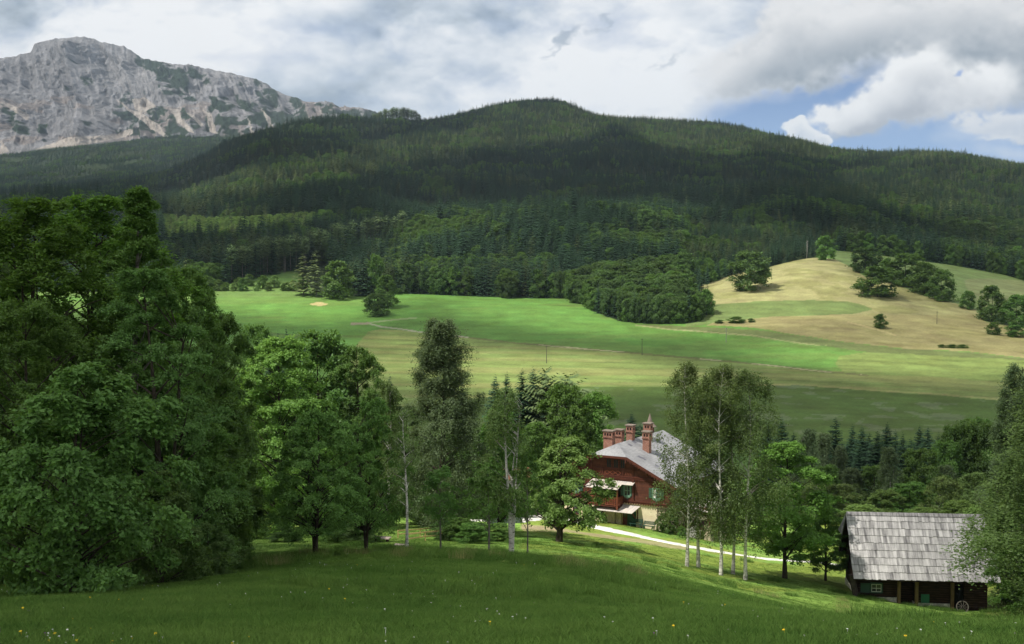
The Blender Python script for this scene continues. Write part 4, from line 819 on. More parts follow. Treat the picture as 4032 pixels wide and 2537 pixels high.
def slate(k):
    pos = k.coord('Object'); n1 = k.noise(.55, 5, pos, .6); n2 = k.noise(1, 3, k.coord('Object', (7, 1.0, 7)), .6); n3 = k.noise(14, 2, pos)
    f = k.math('ADD', k.math('ADD', k.math('MULTIPLY', n1, .5), k.math('MULTIPLY', n2, .35)), k.math('MULTIPLY', n3, .15)); return k.mix(k.mr(f, .36, .62), (.165, .165, .17), (.33, .33, .33))
M_ROOF = surf('weathered_grey_roof', (.4, .4, .4), .7, .3, (9, .3, .02), slate); M_PATCH = surf('dark_roof_patch', (.12, .12, .14), .7, .3); M_TIN = surf('bleached_board_roof', (.5, .45, .4), .8, .2, (10, .3, .01), lambda k: k.mix(k.mr(k.noise(1, 4, k.coord('Object', (5, .8, 1))), .3, .7), (.62, .54, .45), (.36, .34, .33)))
def brick(k):
    b = k.n('ShaderNodeTexBrick'); b.inputs['Color1'].default_value = (.31, .145, .10, 1); b.inputs['Color2'].default_value = (.21, .09, .06, 1); b.inputs['Mortar'].default_value = (.40, .32, .27, 1); b.inputs['Scale'].default_value = 4; b.inputs['Mortar Size'].default_value = .012
    m_ = k.n('ShaderNodeMapping'); k.L(k.coord(), m_.inputs[0]); m_.inputs['Rotation'].default_value = (R(90), 0, R(20)); k.L(m_.outputs[0], b.inputs['Vector']); return k.mix(k.mr(k.noise(1.5, 4, k.coord()), .5, .75, 0, .6), b.outputs['Color'], (.16, .08, .06))
M_BRICK = surf('chimney_brick', (.5, .2, .1), .9, .1, (12, .4, .02), brick); M_BLACK = surf('dark_opening', (.01, .01, .01), .9, .05)
M_GREEN = surf('green_paint', (.04, .09, .062), .6, .3); M_GREEN2 = surf('pale_green_paint', (.16, .29, .20), .6, .3); M_DGREEN = surf('dark_green_paint', (.018, .060, .040), .6, .3); M_WHITEW = surf('white_curtain', (.75, .74, .70), .8, .1)
M_GLASS = surf('window_glass', (.03, .035, .04), .12, .6); M_DOOR = boards('brown_door', (.07, .022, .014), (.11, .034, .02)); M_SHING = surf('grey_brown_shingle', (.2, .17, .14), .9, .1, (14, .6, .03), lambda k: k.mix(k.noise(6, 3, k.coord()), (.30, .24, .19), (.12, .10, .085)))
HY = 148.; hx = float(ray_x(2636, 2099)) * HY; HZ = float(ray_z(2099)) * HY
hc = (hx - 7.2 * math.cos(R(30)), HY + 7.2 * math.sin(R(30)), HZ)
HS = tag(empty('country_house', hc, R(-30)), 'red brown timber villa with grey roof, brick chimneys and cream ground floor behind the birches', 'house')
MB().box((-7.2, 0, -5), (7.2, 13.5, 3.0)).build('plaster_wall', M_PLAS, HS)
b = MB()
for z in np.arange(-.2, 2.9, .45):
    w_ = .62 if int(z / .45) % 2 else .42
    b.box((7.22 - w_, -.05, z), (7.26, .02, z + .43)); b.box((7.2, .02, z), (7.26, w_ + .3, z + .43)); b.box((.55, -.05, z), (.55 + w_, .0, z + .43))
b.build('stone_quoin', M_STONE, HS)
# timber upper storeys
zt = lambda a: min(9.36 - .488 * abs(a), 8.72)
A = [-7.2, 7.2, 7.2, 1.31, -1.31, -7.2]; Zz = [3.0, 3.0, zt(7.2), zt(1.31), zt(1.31), zt(7.2)]
V = [(a, -.12, z) for a, z in zip(A, Zz)] + [(a, 13.5, z) for a, z in zip(A, Zz)]
tri = [(0, 1, 2), (0, 2, 3), (0, 3, 4), (0, 4, 5)]; tb = [(6 + c, 6 + b_, 6 + a_) for a_, b_, c in tri]
MB().add(V, [(i, 6 + i, 6 + (i + 1) % 6, (i + 1) % 6) for i in range(6)], tri + tb).build('timber_wall', M_RED, HS)
b = MB()                                                   # belts, corner and middle posts, carved edging
for z, d in ((3.0, .10), (3.16, .16), (5.72, .09), (5.9, .13)): b.box((-7.24, -.12 - d, z), (7.24 if z < 5 else 6.6, -.10, z + .13))
for a in (-7.15, -2.55, 2.75, 7.15): b.box((a - .11, -.26, 3.2), (a + .11, -.10, min(zt(abs(a) + .2), 5.8)))
for a in (-2.6, -1.15, 1.45, 2.75, -3.9): b.box((a - .07, -.22, 5.95), (a + .07, -.10, 6.75))
for a in (-2.6, 2.75): b.box((a - .09, -.24, 5.95), (a + .09, -.10, zt(abs(a)) - .1))
b.box((-3.9, -.2, 6.68), (3.3, -.10, 6.80))
for i in range(46):
    a = -7.1 + i * .31
    b.add([(a - .13, -.24, 5.74), (a + .13, -.24, 5.74), (a, -.24, 5.52), (a - .13, -.14, 5.74), (a + .13, -.14, 5.74), (a, -.14, 5.52)], [(0, 3, 4, 1)], [(0, 1, 2), (5, 4, 3)])
    b.add([(a - .11, -.27, 3.02), (a + .11, -.27, 3.02), (a, -.27, 2.84), (a - .11, -.2, 3.02), (a + .11, -.2, 3.02), (a, -.2, 2.84)], [(0, 3, 4, 1)], [(0, 1, 2), (5, 4, 3)])
b.build('belt_moulding', M_REDD, HS)
b = MB()                                                   # diamond fretwork under the attic windows
for a in (-.55, .15, .85):
    P = [(a - .34, 6.32), (a, 6.56), (a + .34, 6.32), (a, 6.08)]
    for i in range(4): p, q_ = P[i], P[(i + 1) % 4]; b.bar((p[0], -.2, p[1]), (q_[0], -.2, q_[1]), .05, .06)
for a in np.arange(1.75, 2.6, .2): b.bar((a, -.2, 6.15), (a + .1, -.2, 6.45), .04, .05)
for a in np.arange(-2.3, -1.3, .2): b.bar((a, -.2, 6.15), (a + .1, -.2, 6.45), .04, .05)
b.build('fretwork', M_RAIL, HS)
def window(a, z, w, h, by=-.12, shut=True, apron=True, nx=2, ny=2, curtain=False, mat=M_GREEN, side=None, par=HS):
    """side None: in the gable; side 'r': on the right-hand wall, a is then the distance along it"""
    rt = (lambda o: o) if side is None else (lambda o: (setattr(o, 'rotation_euler', (0, 0, R(90))), setattr(o, 'location', (7.2, a, 0)), o)[2])
    x0 = -w / 2 if side else a - w / 2; x1 = x0 + w; by = by if side is None else -.0; f = MB()
    for p, q_ in (((x0, z), (x1, z)), ((x0, z + h), (x1, z + h)), ((x0, z), (x0, z + h)), ((x1, z), (x1, z + h))): f.bar((p[0], by - .04, p[1]), (q_[0], by - .04, q_[1]), .10, .10)
    for i in range(1, nx): xx = x0 + w * i / nx; f.bar((xx, by - .03, z), (xx, by - .03, z + h), .05, .05)
    for i in range(1, ny): zz = z + h * i / ny; f.bar((x0, by - .03, zz), (x1, by - .03, zz), .035, .04)
    fr = rt(f.build('window', M_GREEN2 if shut else M_REDD, par)); 
    MB().box((x0, by - .012, z), (x1, by + .02, z + h)).build('pane', M_GLASS, fr)
    if curtain: MB().box((x0 + .06, by - .02, z + .05), (x0 + w * .38, by - .014, z + h * .9)).build('curtain', M_WHITEW, fr)
    if shut:
        for s in (0, 1):
            c0 = x0 - w * .48 if s == 0 else x1 + .04; c1 = x0 - .04 if s == 0 else x1 + w * .48
            g = MB().box((c0, by - .09, z), (c1, by - .03, z + h)); 
            for zz in np.arange(z + .1, z + h - .08, .11): g.box((c0 + .05, by - .105, zz), (c1 - .05, by - .085, zz + .05))
            g.build('shutter', mat, fr)
    if apron:
        g = MB(); 
        for i in range(5): c = x0 + w * (i + .5) / 5; dd = (.16, .24, .36, .24, .16)[i]; g.add([(c - w / 10, by - .1, z - .06), (c + w / 10, by - .1, z - .06), (c, by - .1, z - .06 - dd), (c - w / 10, by - .04, z - .06), (c + w / 10, by - .04, z - .06), (c, by - .04, z - .06 - dd)], [(0, 3, 4, 1)], [(0, 1, 2), (5, 4, 3)])
        g.build('apron', M_GREEN2, fr)
    return fr
window(2.0, 3.78, .80, 1.2, curtain=False); window(5.65, 3.80, .95, 1.15, curtain=True); window(-4.6, 3.8, .9, 1.15)
for a in (-.35, .55, 1.4): window(a, 6.86, .62, 1.05, shut=False, apron=False, nx=2, ny=1)
window(3.75, 6.85, .55, .5, shut=False, apron=False); window(-3.5, 6.85, .55, .5, shut=False, apron=False)
window(-1.6, 1.0, .9, 1.25, by=-.0, shut=False, apron=False, nx=2); window(-4.6, 1.0, .9, 1.25, by=-.0, shut=False, apron=False)
for yy in (2.0, 5.2, 8.6, 11.6):
    window(yy, 3.8, .9, 1.2, side='r'); window(yy, .9, .85, 1.2, side='r', shut=False, apron=False)
# roof with half hip
Lr = 14.6; TH = .16
rf = MB()
for s in (1, -1):
    P = [(0, 1.5, 9.5), (0, Lr, 9.5), (8.4 * s, Lr, 5.4), (8.4 * s, -1.1, 5.4), (2.25 * s, -1.1, 8.4)]; rf.slab(P if s > 0 else P[::-1], TH)
rf.slab([(-2.25, -1.1, 8.404), (2.25, -1.1, 8.404), (0, 1.5, 9.504)], TH)
ro = rf.build('roof', M_ROOF, HS)
e = MB()
for s in (1, -1): e.bar((2.25 * s, -1.08, 8.26), (8.42 * s, -1.08, 5.25), .10, .28); e.bar((8.38 * s, -1.1, 5.24), (8.38 * s, Lr, 5.24), .10, .2)
e.bar((-2.3, -1.1, 8.26), (2.3, -1.1, 8.26), .10, .24)
for s in (1, -1):
    e.box((2.2 * s - .08, -1.16, 7.7), (2.2 * s + .08, -1.0, 8.35))
    for i in range(18):
        t = (i + .5) / 18; a_ = 2.3 + 6.0 * t; z_ = 8.22 - 3.0 * t; e.add([(s * (a_ - .14), -1.14, z_), (s * (a_ + .14), -1.14, z_ - .14), (s * a_, -1.14, z_ - .3), (s * (a_ - .14), -1.08, z_), (s * (a_ + .14), -1.08, z_ - .14), (s * a_, -1.08, z_ - .3)], [(0, 3, 4, 1)], [(0, 1, 2), (5, 4, 3)])
for a in (-6.8, -4.6, 4.6, 6.8): e.bar((a, -.1, 9.3 - .488 * abs(a) - .9), (a, -1.0, 9.3 - .488 * abs(a) - .15), .12, .12)
e.build('bargeboard', M_REDD, ro)
pt = MB()
for a, y, w_, l_ in ((.5, 3.0, .5, .5), (2.6, 1.2, .5, .5), (3.0, 1.45, .5, .4), (.25, 4.6, .5, .7), (4.6, 1.7, .35, .5), (1.4, 5.8, .7, .4), (3.1, 4.9, 1.3, .7), (5.2, 6.5, .5, .5), (1.1, 9.5, .6, .5)):
    zz = lambda q_: 9.5 - .488 * q_ + .012
    pt.slab([(a, y, zz(a)), (a + w_, y, zz(a + w_)), (a + w_, y + l_, zz(a + w_)), (a, y + l_, zz(a))], .01)
pt.build('roof_patch', M_PATCH, ro)
def chimney(a, y, w, ztop, n=2):
    zb = 9.5 - .488 * abs(a) - .5; c = MB().box((a - w / 2, y - .36, zb - .6), (a + w / 2, y + .36, ztop - .95)); c.box((a - w / 2 - .07, y - .43, ztop - .95), (a + w / 2 + .07, y + .43, ztop - .80)); c.box((a - w / 2 - .03, y - .39, ztop - .80), (a + w / 2 + .03, y + .39, ztop - .12))
    o = c.build('chimney', M_BRICK, ro); g = MB()
    for i in range(n): xx = a + (i - (n - 1) / 2) * .34; g.box((xx - .10, y - .405, ztop - .62), (xx + .10, y - .38, ztop - .34)); 
    g.box((a + w / 2 + .02, y - .12, ztop - .62), (a + w / 2 + .045, y + .12, ztop - .34))
    for i in range(int(w / .14)): g.box((a - w / 2 + .03 + i * .14, y - .45, ztop - .94), (a - w / 2 + .10 + i * .14, y - .425, ztop - .84))
    for i in range(n): pass
    g2 = MB().box((a - w / 2 - .14, y - .5, ztop - .12), (a + w / 2 + .14, y + .5, ztop)); g2.build('chimney_cap', M_SHING, ro); g.build('chimney_opening', M_BLACK, ro)
chimney(2.35, 4.5, .82, 10.75); chimney(-.15, 5.3, .80, 11.25); chimney(.65, 8.6, .86, 11.15); chimney(-2.3, 3.9, 1.15, 10.6, 3); chimney(-2.1, 6.4, .85, 10.45)
# shingled turret with a spire behind the chimneys
t = MB().box((-1.35, 12.3, 8.5), (-.55, 13.1, 10.15)); tu = t.build('turret', M_REDD, HS)
MB().cone((-.95, 12.7, 10.1), .85, .35, .5, 8, .39).cone((-.95, 12.7, 10.6), .35, .02, 1.15, 8, .39).build('spire', M_SHING, tu)
# balcony
bl = MB().box((-2.25, -1.7, 2.62), (1.45, -.12, 2.74)); bl.box((-2.25, -1.7, 2.45), (-2.05, -.12, 2.62)); bl.box((1.25, -1.7, 2.45), (1.45, -.12, 2.62)); bo = bl.build('balcony', M_REDD, HS)
r_ = MB(); r_.bar((-2.25, -1.68, 3.68), (1.45, -1.68, 3.68), .10, .09); r_.bar((-2.25, -1.68, 2.86), (1.45, -1.68, 2.86), .08, .08); r_.bar((-2.25, -1.68, 3.68), (-2.25, -.14, 3.68), .08, .09); r_.bar((1.45, -1.68, 3.68), (1.45, -.14, 3.68), .08, .09)
for i in range(16): x_ = -2.2 + i * .24; r_.box((x_ - .07, -1.70, 2.8), (x_ + .07, -1.66, 3.66))
for i in range(6): y_ = -1.55 + i * .26; r_.box((1.43, y_ - .09, 2.8), (1.47, y_ + .09, 3.66)); r_.box((-2.27, y_ - .09, 2.8), (-2.23, y_ + .09, 3.66))
for x_ in (-2.25, 1.45): r_.box((x_ - .07, -1.75, 2.35), (x_ + .07, -1.61, 4.85))
r_.build('railing', M_RAIL, bo)
MB().box((-1.9, -.16, 2.76), (1.1, -.13, 4.75)).build('balcony_doorway', M_BLACK, bo)
cp = MB(); cp.slab([(-2.45, -.14, 5.42), (1.6, -.14, 5.42), (1.6, -1.95, 4.72), (-2.6, -1.95, 4.72)], .05); cp.slab([(1.602, -.14, 5.42), (2.95, -.14, 5.42), (2.95, -.8, 5.16), (1.602, -.8, 5.16)], .05); cp.build('canopy', M_TIN, HS)
cp = MB(); cp.slab([(-1.6, -.02, 2.72), (3.65, -.02, 2.72), (3.3, -1.75, 2.12), (-2.0, -1.75, 2.12)], .05); pc = cp.build('porch_roof', M_TIN, HS)
g = MB(); g.bar((3.25, -.05, .9), (3.25, -1.5, 2.1), .1, .12); g.bar((3.25, -.05, .9), (3.25, -.05, 2.6), .1, .1); g.bar((-1.2, -.05, .9), (-1.2, -1.5, 2.1), .1, .12); g.build('bracket', M_REDD, pc)
MB().box((1.35, -.03, -.1), (1.95, .02, 2.0)).build('door', M_DOOR, HS); d2 = MB().box((1.97, -.06, -.15), (3.05, .0, 2.02)).build('door', M_DGREEN, HS); d2['label'] = 'wide dark green door'
MB().box((1.5, -.05, 1.25), (1.85, -.031, 1.8)).build('door_glazing', M_GLASS, HS)
MB().box((.1, -.32, -.4), (.5, .02, 2.2)).box((.95, -.25, -.4), (1.25, .02, 2.2)).build('stone_pier', M_STONE, HS)
MB().box((.9, -1.3, -.9), (3.2, -.06, .0)).build('doorstep', surf('pale_step_stone', (.62, .56, .46), .9), HS)
tr_ = MB()
for a in (5.75, 6.2, 6.7): tr_.bar((a, -.09, -.1), (a, -.09, 2.75), .05, .05)
for z in (.55, 1.0, 1.45, 1.9, 2.35, 2.65): tr_.bar((5.6, -.12, z), (7.1, -.12, z), .05, .05)
tr_.build('trellis', surf('black_brown_lath', (.05, .03, .022), .8), HS)
rs = random.Random(2); w_ = MB()                            # faded ochre inscription, two illegible lines
for zz, n_, h_ in ((1.62, 9, .10), (1.42, 7, .07)):
    for i in range(n_): x_ = 4.65 - n_ * .055 + i * .11; w_.bar((x_, -.008, zz), (x_ + rs.uniform(-.02, .05), -.008, zz + h_ * rs.uniform(.6, 1.2)), .018, .01)
w_.build('faded_inscription', surf('faded_ochre', (.66, .42, .20), .9), HS)
# side veranda with outer stair on the right
v = MB().box((7.25, 2.0, .3), (11.4, 6.5, .45)); ve = v.build('veranda', M_REDD, HS)
p = MB(); p.box((10.7, 1.7, -3), (11.5, 2.5, .9)); p.box((10.7, 5.9, -3), (11.5, 6.7, .9)); p.box((8.0, 1.9, -3), (8.5, 2.4, .3)); p.build('pillar', M_STONE, ve)
p = MB(); p.box((10.95, 1.95, .9), (11.25, 2.25, 2.9)); p.box((10.95, 6.15, .9), (11.25, 6.45, 2.9)); p.box((7.3, 1.98, 1.9), (11.3, 2.06, 2.9)); p.box((11.2, 2.1, .45), (11.26, 6.3, 1.4)); p.box((8.1, 2.0, .45), (8.2, 2.1, 2.9)); p.build('post', M_RED, ve)
MB().slab([(7.2, 1.4, 3.05), (7.2, 7, 3.05), (11.9, 7, 2.45), (11.9, 1.4, 2.45)], .07).build('veranda_roof', M_TIN, ve)
st = MB(); st.hexa([(7.5, .5, -3), (10.2, .5, -3), (10.2, .7, -3), (7.5, .7, -3), (7.5, .5, -.3), (10.2, .5, 1.1), (10.2, .7, 1.1), (7.5, .7, -.3)])
for i in range(7): st.box((7.6 + i * .38, .7, -3), (7.98 + i * .38, 1.9, -.9 + i * .19))
st.build('outer_stair', surf('grey_concrete', (.30, .29, .27), .95), ve)

def from_house(a, y, z=0): c, s = math.cos(R(-30)), math.sin(R(-30)); return Vector((hc[0] + a * c - y * s, hc[1] + a * s + y * c, hc[2] + z))
def gz(v, dz=0): return Vector((v.x, v.y, float(H(v.x, v.y)) + dz))
for i, a in enumerate((3.5, 5.1)):
    bn = tag(empty('garden_bench', gz(from_house(a, -1.0), .0), R(-30)), ['dark green bench against the cream wall next to the green door', 'dark green bench against the cream wall next to the rose bush'][i], 'bench', 'green benches on the house wall')
    s = MB(); 
    for j in range(3): s.box((-.75, -.2 + j * .14, .42), (.75, -.09 + j * .14, .46))
    s.build('seat', M_DGREEN, bn); s = MB()
    for j in range(3): s.box((-.75, .24 + j * .03, .56 + j * .13), (.75, .27 + j * .03, .66 + j * .13))
    s.build('backrest', M_DGREEN, bn)
    for x_ in (-.6, .6): s = MB(); s.bar((x_, -.18, -.1), (x_, -.12, .42), .06); s.bar((x_, .2, -.1), (x_, .2, .42), .06); s.bar((x_, .2, .42), (x_, .32, .95), .05); s.build('leg', M_DGREEN, bn)
# ================================================================ THE BARN
BY = 120.; bx = float(ray_x(3381, 2346)) * BY; BZ = float(ray_z(2346)) * BY
BN = tag(empty('wooden_barn', (bx, BY, BZ), R(-6)), 'low dark log barn under a big silvery shingle roof on the right', 'barn')
def logs(k):
    z = k.n('ShaderNodeSeparateXYZ'); k.L(k.coord(), z.inputs[0]); s = k.math('ABSOLUTE', k.math('SINE', k.math('MULTIPLY', z.outputs[2], 14.5)))
    return k.mix(k.math('MULTIPLY', s, k.mr(k.noise(1, 4, k.coord('Object', (1.2, 1, 9))), .35, .65)), (.018, .012, .009), (.075, .042, .028))
M_LOG = surf('dark_logs', (.06, .03, .02), .9, .1, (20, .5, .02), logs); M_OLDW = boards('ochre_post', (.085, .05, .025), (.15, .095, .05), (5, 5, .6)); M_WSTONE = surf('whitewashed_stone', (.66, .62, .52), .95, .1, (6, .7, .05), lambda k: k.mix(k.mr(k.noise(3, 4, k.coord()), .4, .6), (.74, .70, .58), (.42, .40, .33)))
w = MB(); w.box((0, .9, -.3), (3.55, 8.2, 1.75)); w.box((3.55, 1.8, -1.2), (5.2, 8.2, 1.75)); w.box((5.2, .9, -.75), (8.3, 8.2, 1.75)); w.box((8.3, 1.5, -2.2), (9.6, 8.2, 1.75)); w.box((9.6, .9, -2.2), (11.7, 8.2, 1.75)); w.build('log_wall', M_LOG, BN)
for xa, xb in ((0.05, 0.25), (11.45, 11.65)): MB().add([(xa, -.4, 1.6), (xa, 8.9, 1.6), (xa, 4.25, 6.45), (xb, -.4, 1.6), (xb, 8.9, 1.6), (xb, 4.25, 6.45)], [(0, 1, 4, 3), (1, 2, 5, 4), (2, 0, 3, 5)], [(0, 2, 1), (3, 4, 5)]).build('gable', M_LOG, BN)
MB().box((-.05, .8, -1.6), (3.6, 8.3, -.31)).box((5.15, .8, -2.4), (8.35, 8.3, -.76)).box((3.6, 1.7, -2.4), (5.15, 8.3, -1.21)).build('stone_base', M_WSTONE, BN)
for a, zb in ((3.62, -1.3), (5.2, -1.4), (8.38, -1.6)): MB().box((a - .15, -.05, zb), (a + .15, .25, 1.75)).build('post', M_OLDW, BN)
MB().box((-.3, -.35, 1.5), (12.0, -.15, 1.72)).box((3.4, -.05, 1.55), (8.6, .9, 1.7)).build('eave_beam', M_LOG, BN)
wf = MB()
for p, q_ in (((.95, .12), (2.0, .12)), ((.95, .98), (2.0, .98)), ((.95, .12), (.95, .98)), ((2.0, .12), (2.0, .98))): wf.bar((p[0] + .25, .86, p[1]), (q_[0] + .25, .86, q_[1]), .12, .12)
wo_ = wf.build('window', M_GREEN, BN); MB().box((1.2, .87, .12), (2.25, .89, .98)).build('pane', M_GLASS, wo_)
x = MB()
for z_ in (.2, .52, .88): x.bar((1.28, .85, z_), (2.17, .85, z_), .05, .04)
for a in (1.3, 1.72, 2.15): x.bar((a, .85, .2), (a, .85, .9), .05, .04)
x.build('glazing_bar', M_WHITEW, wo_); MB().box((.30, .78, .1), (1.12, .84, .98)).build('shutter', M_GREEN, wo_)
MB().box((5.75, .76, -.72), (6.5, .86, .08)).build('green_hatch', surf('bright_green_paint', (.035, .16, .09), .6), BN)
MB().box((8.75, .9, -1.3), (9.55, 1.49, .75)).build('door', M_BLACK, BN)
l = MB(); l.bar((-.75, .1, 1.9), (-.2, .3, -.4), .32, .30); l.bar((-.45, .5, 1.6), (.05, .6, -.4), .25, .25); l.build('leaning_beam', bark('weathered_beam', (.05, .04, .035), (.12, .10, .08)), BN)
# shingle roof: every plank its own board
rs = random.Random(9); FV = []; FQ = []; fa = []; nn = 0
def plank(P0, P1, P2, P3, th, tone):
    global nn
    P = [Vector(p) for p in (P0, P1, P2, P3)]; nrm = (P[1] - P[0]).cross(P[2] - P[0]).normalized(); 
    if nrm.z < 0: nrm = -nrm
    FV.extend([tuple(p) for p in P] + [tuple(p + nrm * th) for p in P]); FQ.extend([[i + nn for i in q_] for q_ in ((0, 3, 2, 1), (4, 5, 6, 7), (0, 1, 5, 4), (1, 2, 6, 5), (2, 3, 7, 6), (3, 0, 4, 7))]); fa.extend([tone] * 6); nn += 8
ZE, ZR, YE, YR = 1.75, 6.78, -.95, 4.25
for side in (0, 1):
    NC = 9; y_e = YE if side == 0 else 2 * YR - YE
    for c in range(NC):
        t0 = c / NC - .012; t1 = (c + 1) / NC + .03; t1 = min(t1, 1)
        x_ = -.62 + rs.uniform(-.03, .03)
        while x_ < 12.35:
            wd = rs.choice([.1, .14, .18, .24, .34]); x2 = min(x_ + wd, 12.38); tone = min(1, max(0, rs.gauss(.55, .22))); jt = rs.uniform(-.006, .006)
            f = lambda tt, lift: (y_e + (YR - y_e) * tt, ZE + (ZR - ZE) * tt + .018 * math.sin(tt * 3.0) * -3 + lift)
            ya, za = f(t0 + jt, .085 + rs.uniform(0, .02)); yb2, zb2 = f(t1, 0); sk = -.05 * (1 if x_ < 0 else 0)
            cl = 12.38 if t1 < .8 else 12.38 - (t1 - .8) * 1.6
            if x2 > cl: x2 = cl
            if x2 - x_ > .03: plank((x_, ya, za), (x2, ya, za), (x2, yb2, zb2), (x_, yb2, zb2), .022, tone)
            x_ += wd + .004
for i in range(40): a = -.6 + i * .315; plank((a, 4.02, 6.66), (a + .31, 4.02, 6.66), (a + .31, 4.35, 6.92 + rs.uniform(0, .03)), (a, 4.35, 6.92), .03, rs.choice([.0, .1, .25, .05, .8 if i in (18, 19, 21) else .15]))
for i in range(7): a = i / 7; P = lambda t, s: (-.62 - s * .55, 4.25 + (t - .5) * 2.2 * s, 6.74 - s * 1.75); plank(P(a, 1), P(a + .14, 1), P(a + .14, .02), P(a, .02), .03, rs.uniform(.2, .6))
def shingle():
    m, nt, out = newmat('silver_shingles'); k = NT(nt); p = k.n('ShaderNodeBsdfPrincipled'); v = k.attr('v'); n = k.noise(1, 4, k.coord('Object', (5.5, .45, .45)), .65); n2 = k.noise(1.1, 4, k.coord(), .6)
    f = k.math('ADD', k.math('ADD', k.math('MULTIPLY', v, .38), k.math('MULTIPLY', n, .85)), k.math('MULTIPLY', n2, .35))
    k.L(k.mix(k.mr(f, .52, 1.02), (.13, .125, .125), (.56, .54, .52)), p.inputs['Base Color']); p.inputs['Roughness'].default_value = .8; p.inputs['Specular IOR Level'].default_value = .25; k.L(p.outputs[0], out.inputs['Surface']); return m
link('shingle_roof', mesh_np('shingle_roof', FV, FQ, fattr={'v': fa}), shingle(), BN)
ub = MB()
for s in (0, 1):
    ye = YE if s == 0 else 2 * YR - YE; ub.slab([(-.55, ye, ZE - .06), (12.3, ye, ZE - .06), (12.0, YR, ZR - .08), (-.55, YR, ZR - .08)], .05)
ub.build('roof_underside', M_LOG, BN)
def from_barn(a, y): c, s = math.cos(R(-6)), math.sin(R(-6)); return Vector((bx + a * c - y * s, BY + a * s + y * c, 0))
# wagon wheel
wp = gz(from_barn(9.15, -.6)); wh = tag(empty('wagon_wheel', (wp.x, wp.y, wp.z + .42), R(-6)), 'old wooden spoked wagon wheel leaning by the dark barn door', 'wheel'); wh.rotation_euler = (R(-14), 0, R(-6))
th_ = np.linspace(0, 2 * np.pi, 29); b = MB(); b.tube(np.stack([.52 * np.cos(th_), 0 * th_, .52 * np.sin(th_)], -1), .045, 6); M_WH = surf('grey_wheel_wood', (.17, .15, .13), .9); b.build('rim', M_WH, wh)
MB().tube([(0, -.12, 0), (0, .12, 0)], .09, 10).build('hub', M_WH, wh)
for i in range(10): a = i * math.pi / 5; MB().bar((.07 * math.cos(a), 0, .07 * math.sin(a)), (.5 * math.cos(a), 0, .5 * math.sin(a)), .028, .028).build('spoke', M_WH, wh)
# ================================================================ GARDEN THINGS
M_YW = boards('fresh_yellow_wood', (.50, .34, .14), (.62, .45, .22), (3, 3, 3))
def railing(p0, p1, nposts, hgt, label):
    A = at_ground(*p0, 85, 150); B = at_ground(*p1, 85, 150); e = tag(empty('wooden_railing', A), label, 'railing', 'yellow wooden railings by the stump')
    P = [gz(A.lerp(B, i / (nposts - 1))) for i in range(nposts)]
    for q_ in P: MB().box((q_.x - A.x - .04, q_.y - A.y - .04, q_.z - A.z - .2), (q_.x - A.x + .04, q_.y - A.y + .04, q_.z - A.z + hgt)).build('post', M_YW, e)
    for h_ in (hgt - .04, hgt * .5):
        b_ = MB()
        for q1, q2 in zip(P[:-1], P[1:]): b_.bar((q1.x - A.x, q1.y - A.y, q1.z - A.z + h_), (q2.x - A.x, q2.y - A.y, q2.z - A.z + h_), .06, .09)
        b_.build('rail', M_YW, e)
railing((1567, 2120), (1738, 2104), 3, .72, 'rear yellow wooden railing left of the dark tree trunk')
railing((1604, 2142), (1740, 2126), 3, .80, 'front yellow wooden railing crossing behind the white birch trunk')
M_SLAB = surf('pale_bench_slab', (.52, .42, .36), .9, .1, (9, .4, .02))
for i, (x_, y_, sc_2, lab) in enumerate(((1503, 2134, 1.0, 'pale slab bench lying on the sunny garden grass'), (1573, 2166, .5, 'small pale plank seat in the grass at the foot of the white birch'))):
    p = at_ground(x_, y_, 85, 150); e = tag(empty('slab_bench', p, R(-20)), lab, 'bench'); s = sc_2 * 1.5
    MB().hexa([(-.5 * s, -.22 * s, .30), (.5 * s, -.22 * s, .30), (.5 * s, .22 * s, .34), (-.5 * s, .22 * s, .34), (-.5 * s, -.22 * s, .37), (.5 * s, -.22 * s, .37), (.5 * s, .22 * s, .41), (-.5 * s, .22 * s, .41)]).build('seat', M_SLAB, e)
    for sx_ in (-.35, .35): MB().box((sx_ * s - .06, -.14 * s, -.2), (sx_ * s + .06, .14 * s, .3)).build('leg', M_LOG, e)
# dry stone bank
p = at_ground(1490, 2035, 100, 160); e = tag(empty('stone_bank', p, R(8)), 'sunlit bank of stacked ochre stones behind the second cherry tree', 'stone wall'); rs = random.Random(4); b = MB(); VS = []
for r_i in range(13):
    x_ = -1.9 + r_i * .07 + rs.uniform(0, .2)
    while x_ < 1.9: 
        w_ = rs.uniform(.2, .6); h_ = .17; y0_ = r_i * .16; jx_ = [rs.uniform(-.03, .03) for _ in range(8)]
        b.hexa([(x_, y0_ + jx_[0], r_i * .18), (x_ + w_, y0_ + jx_[1], r_i * .18), (x_ + w_, y0_ + .5, r_i * .18), (x_, y0_ + .5, r_i * .18), (x_ + jx_[2], y0_ + .03, r_i * .18 + h_ + jx_[4]), (x_ + w_ + jx_[3], y0_ + .03, r_i * .18 + h_ + jx_[5]), (x_ + w_, y0_ + .5, r_i * .18 + h_), (x_, y0_ + .5, r_i * .18 + h_)]); x_ += w_ + .03
o = b.build('stones', surf('ochre_stone', (.5, .36, .24), .95, .1, (6, .6, .03), lambda k: k.mix(k.mr(k.noise(2.2, 3, k.coord()), .38, .6), (.62, .46, .30), (.36, .24, .16))), e)
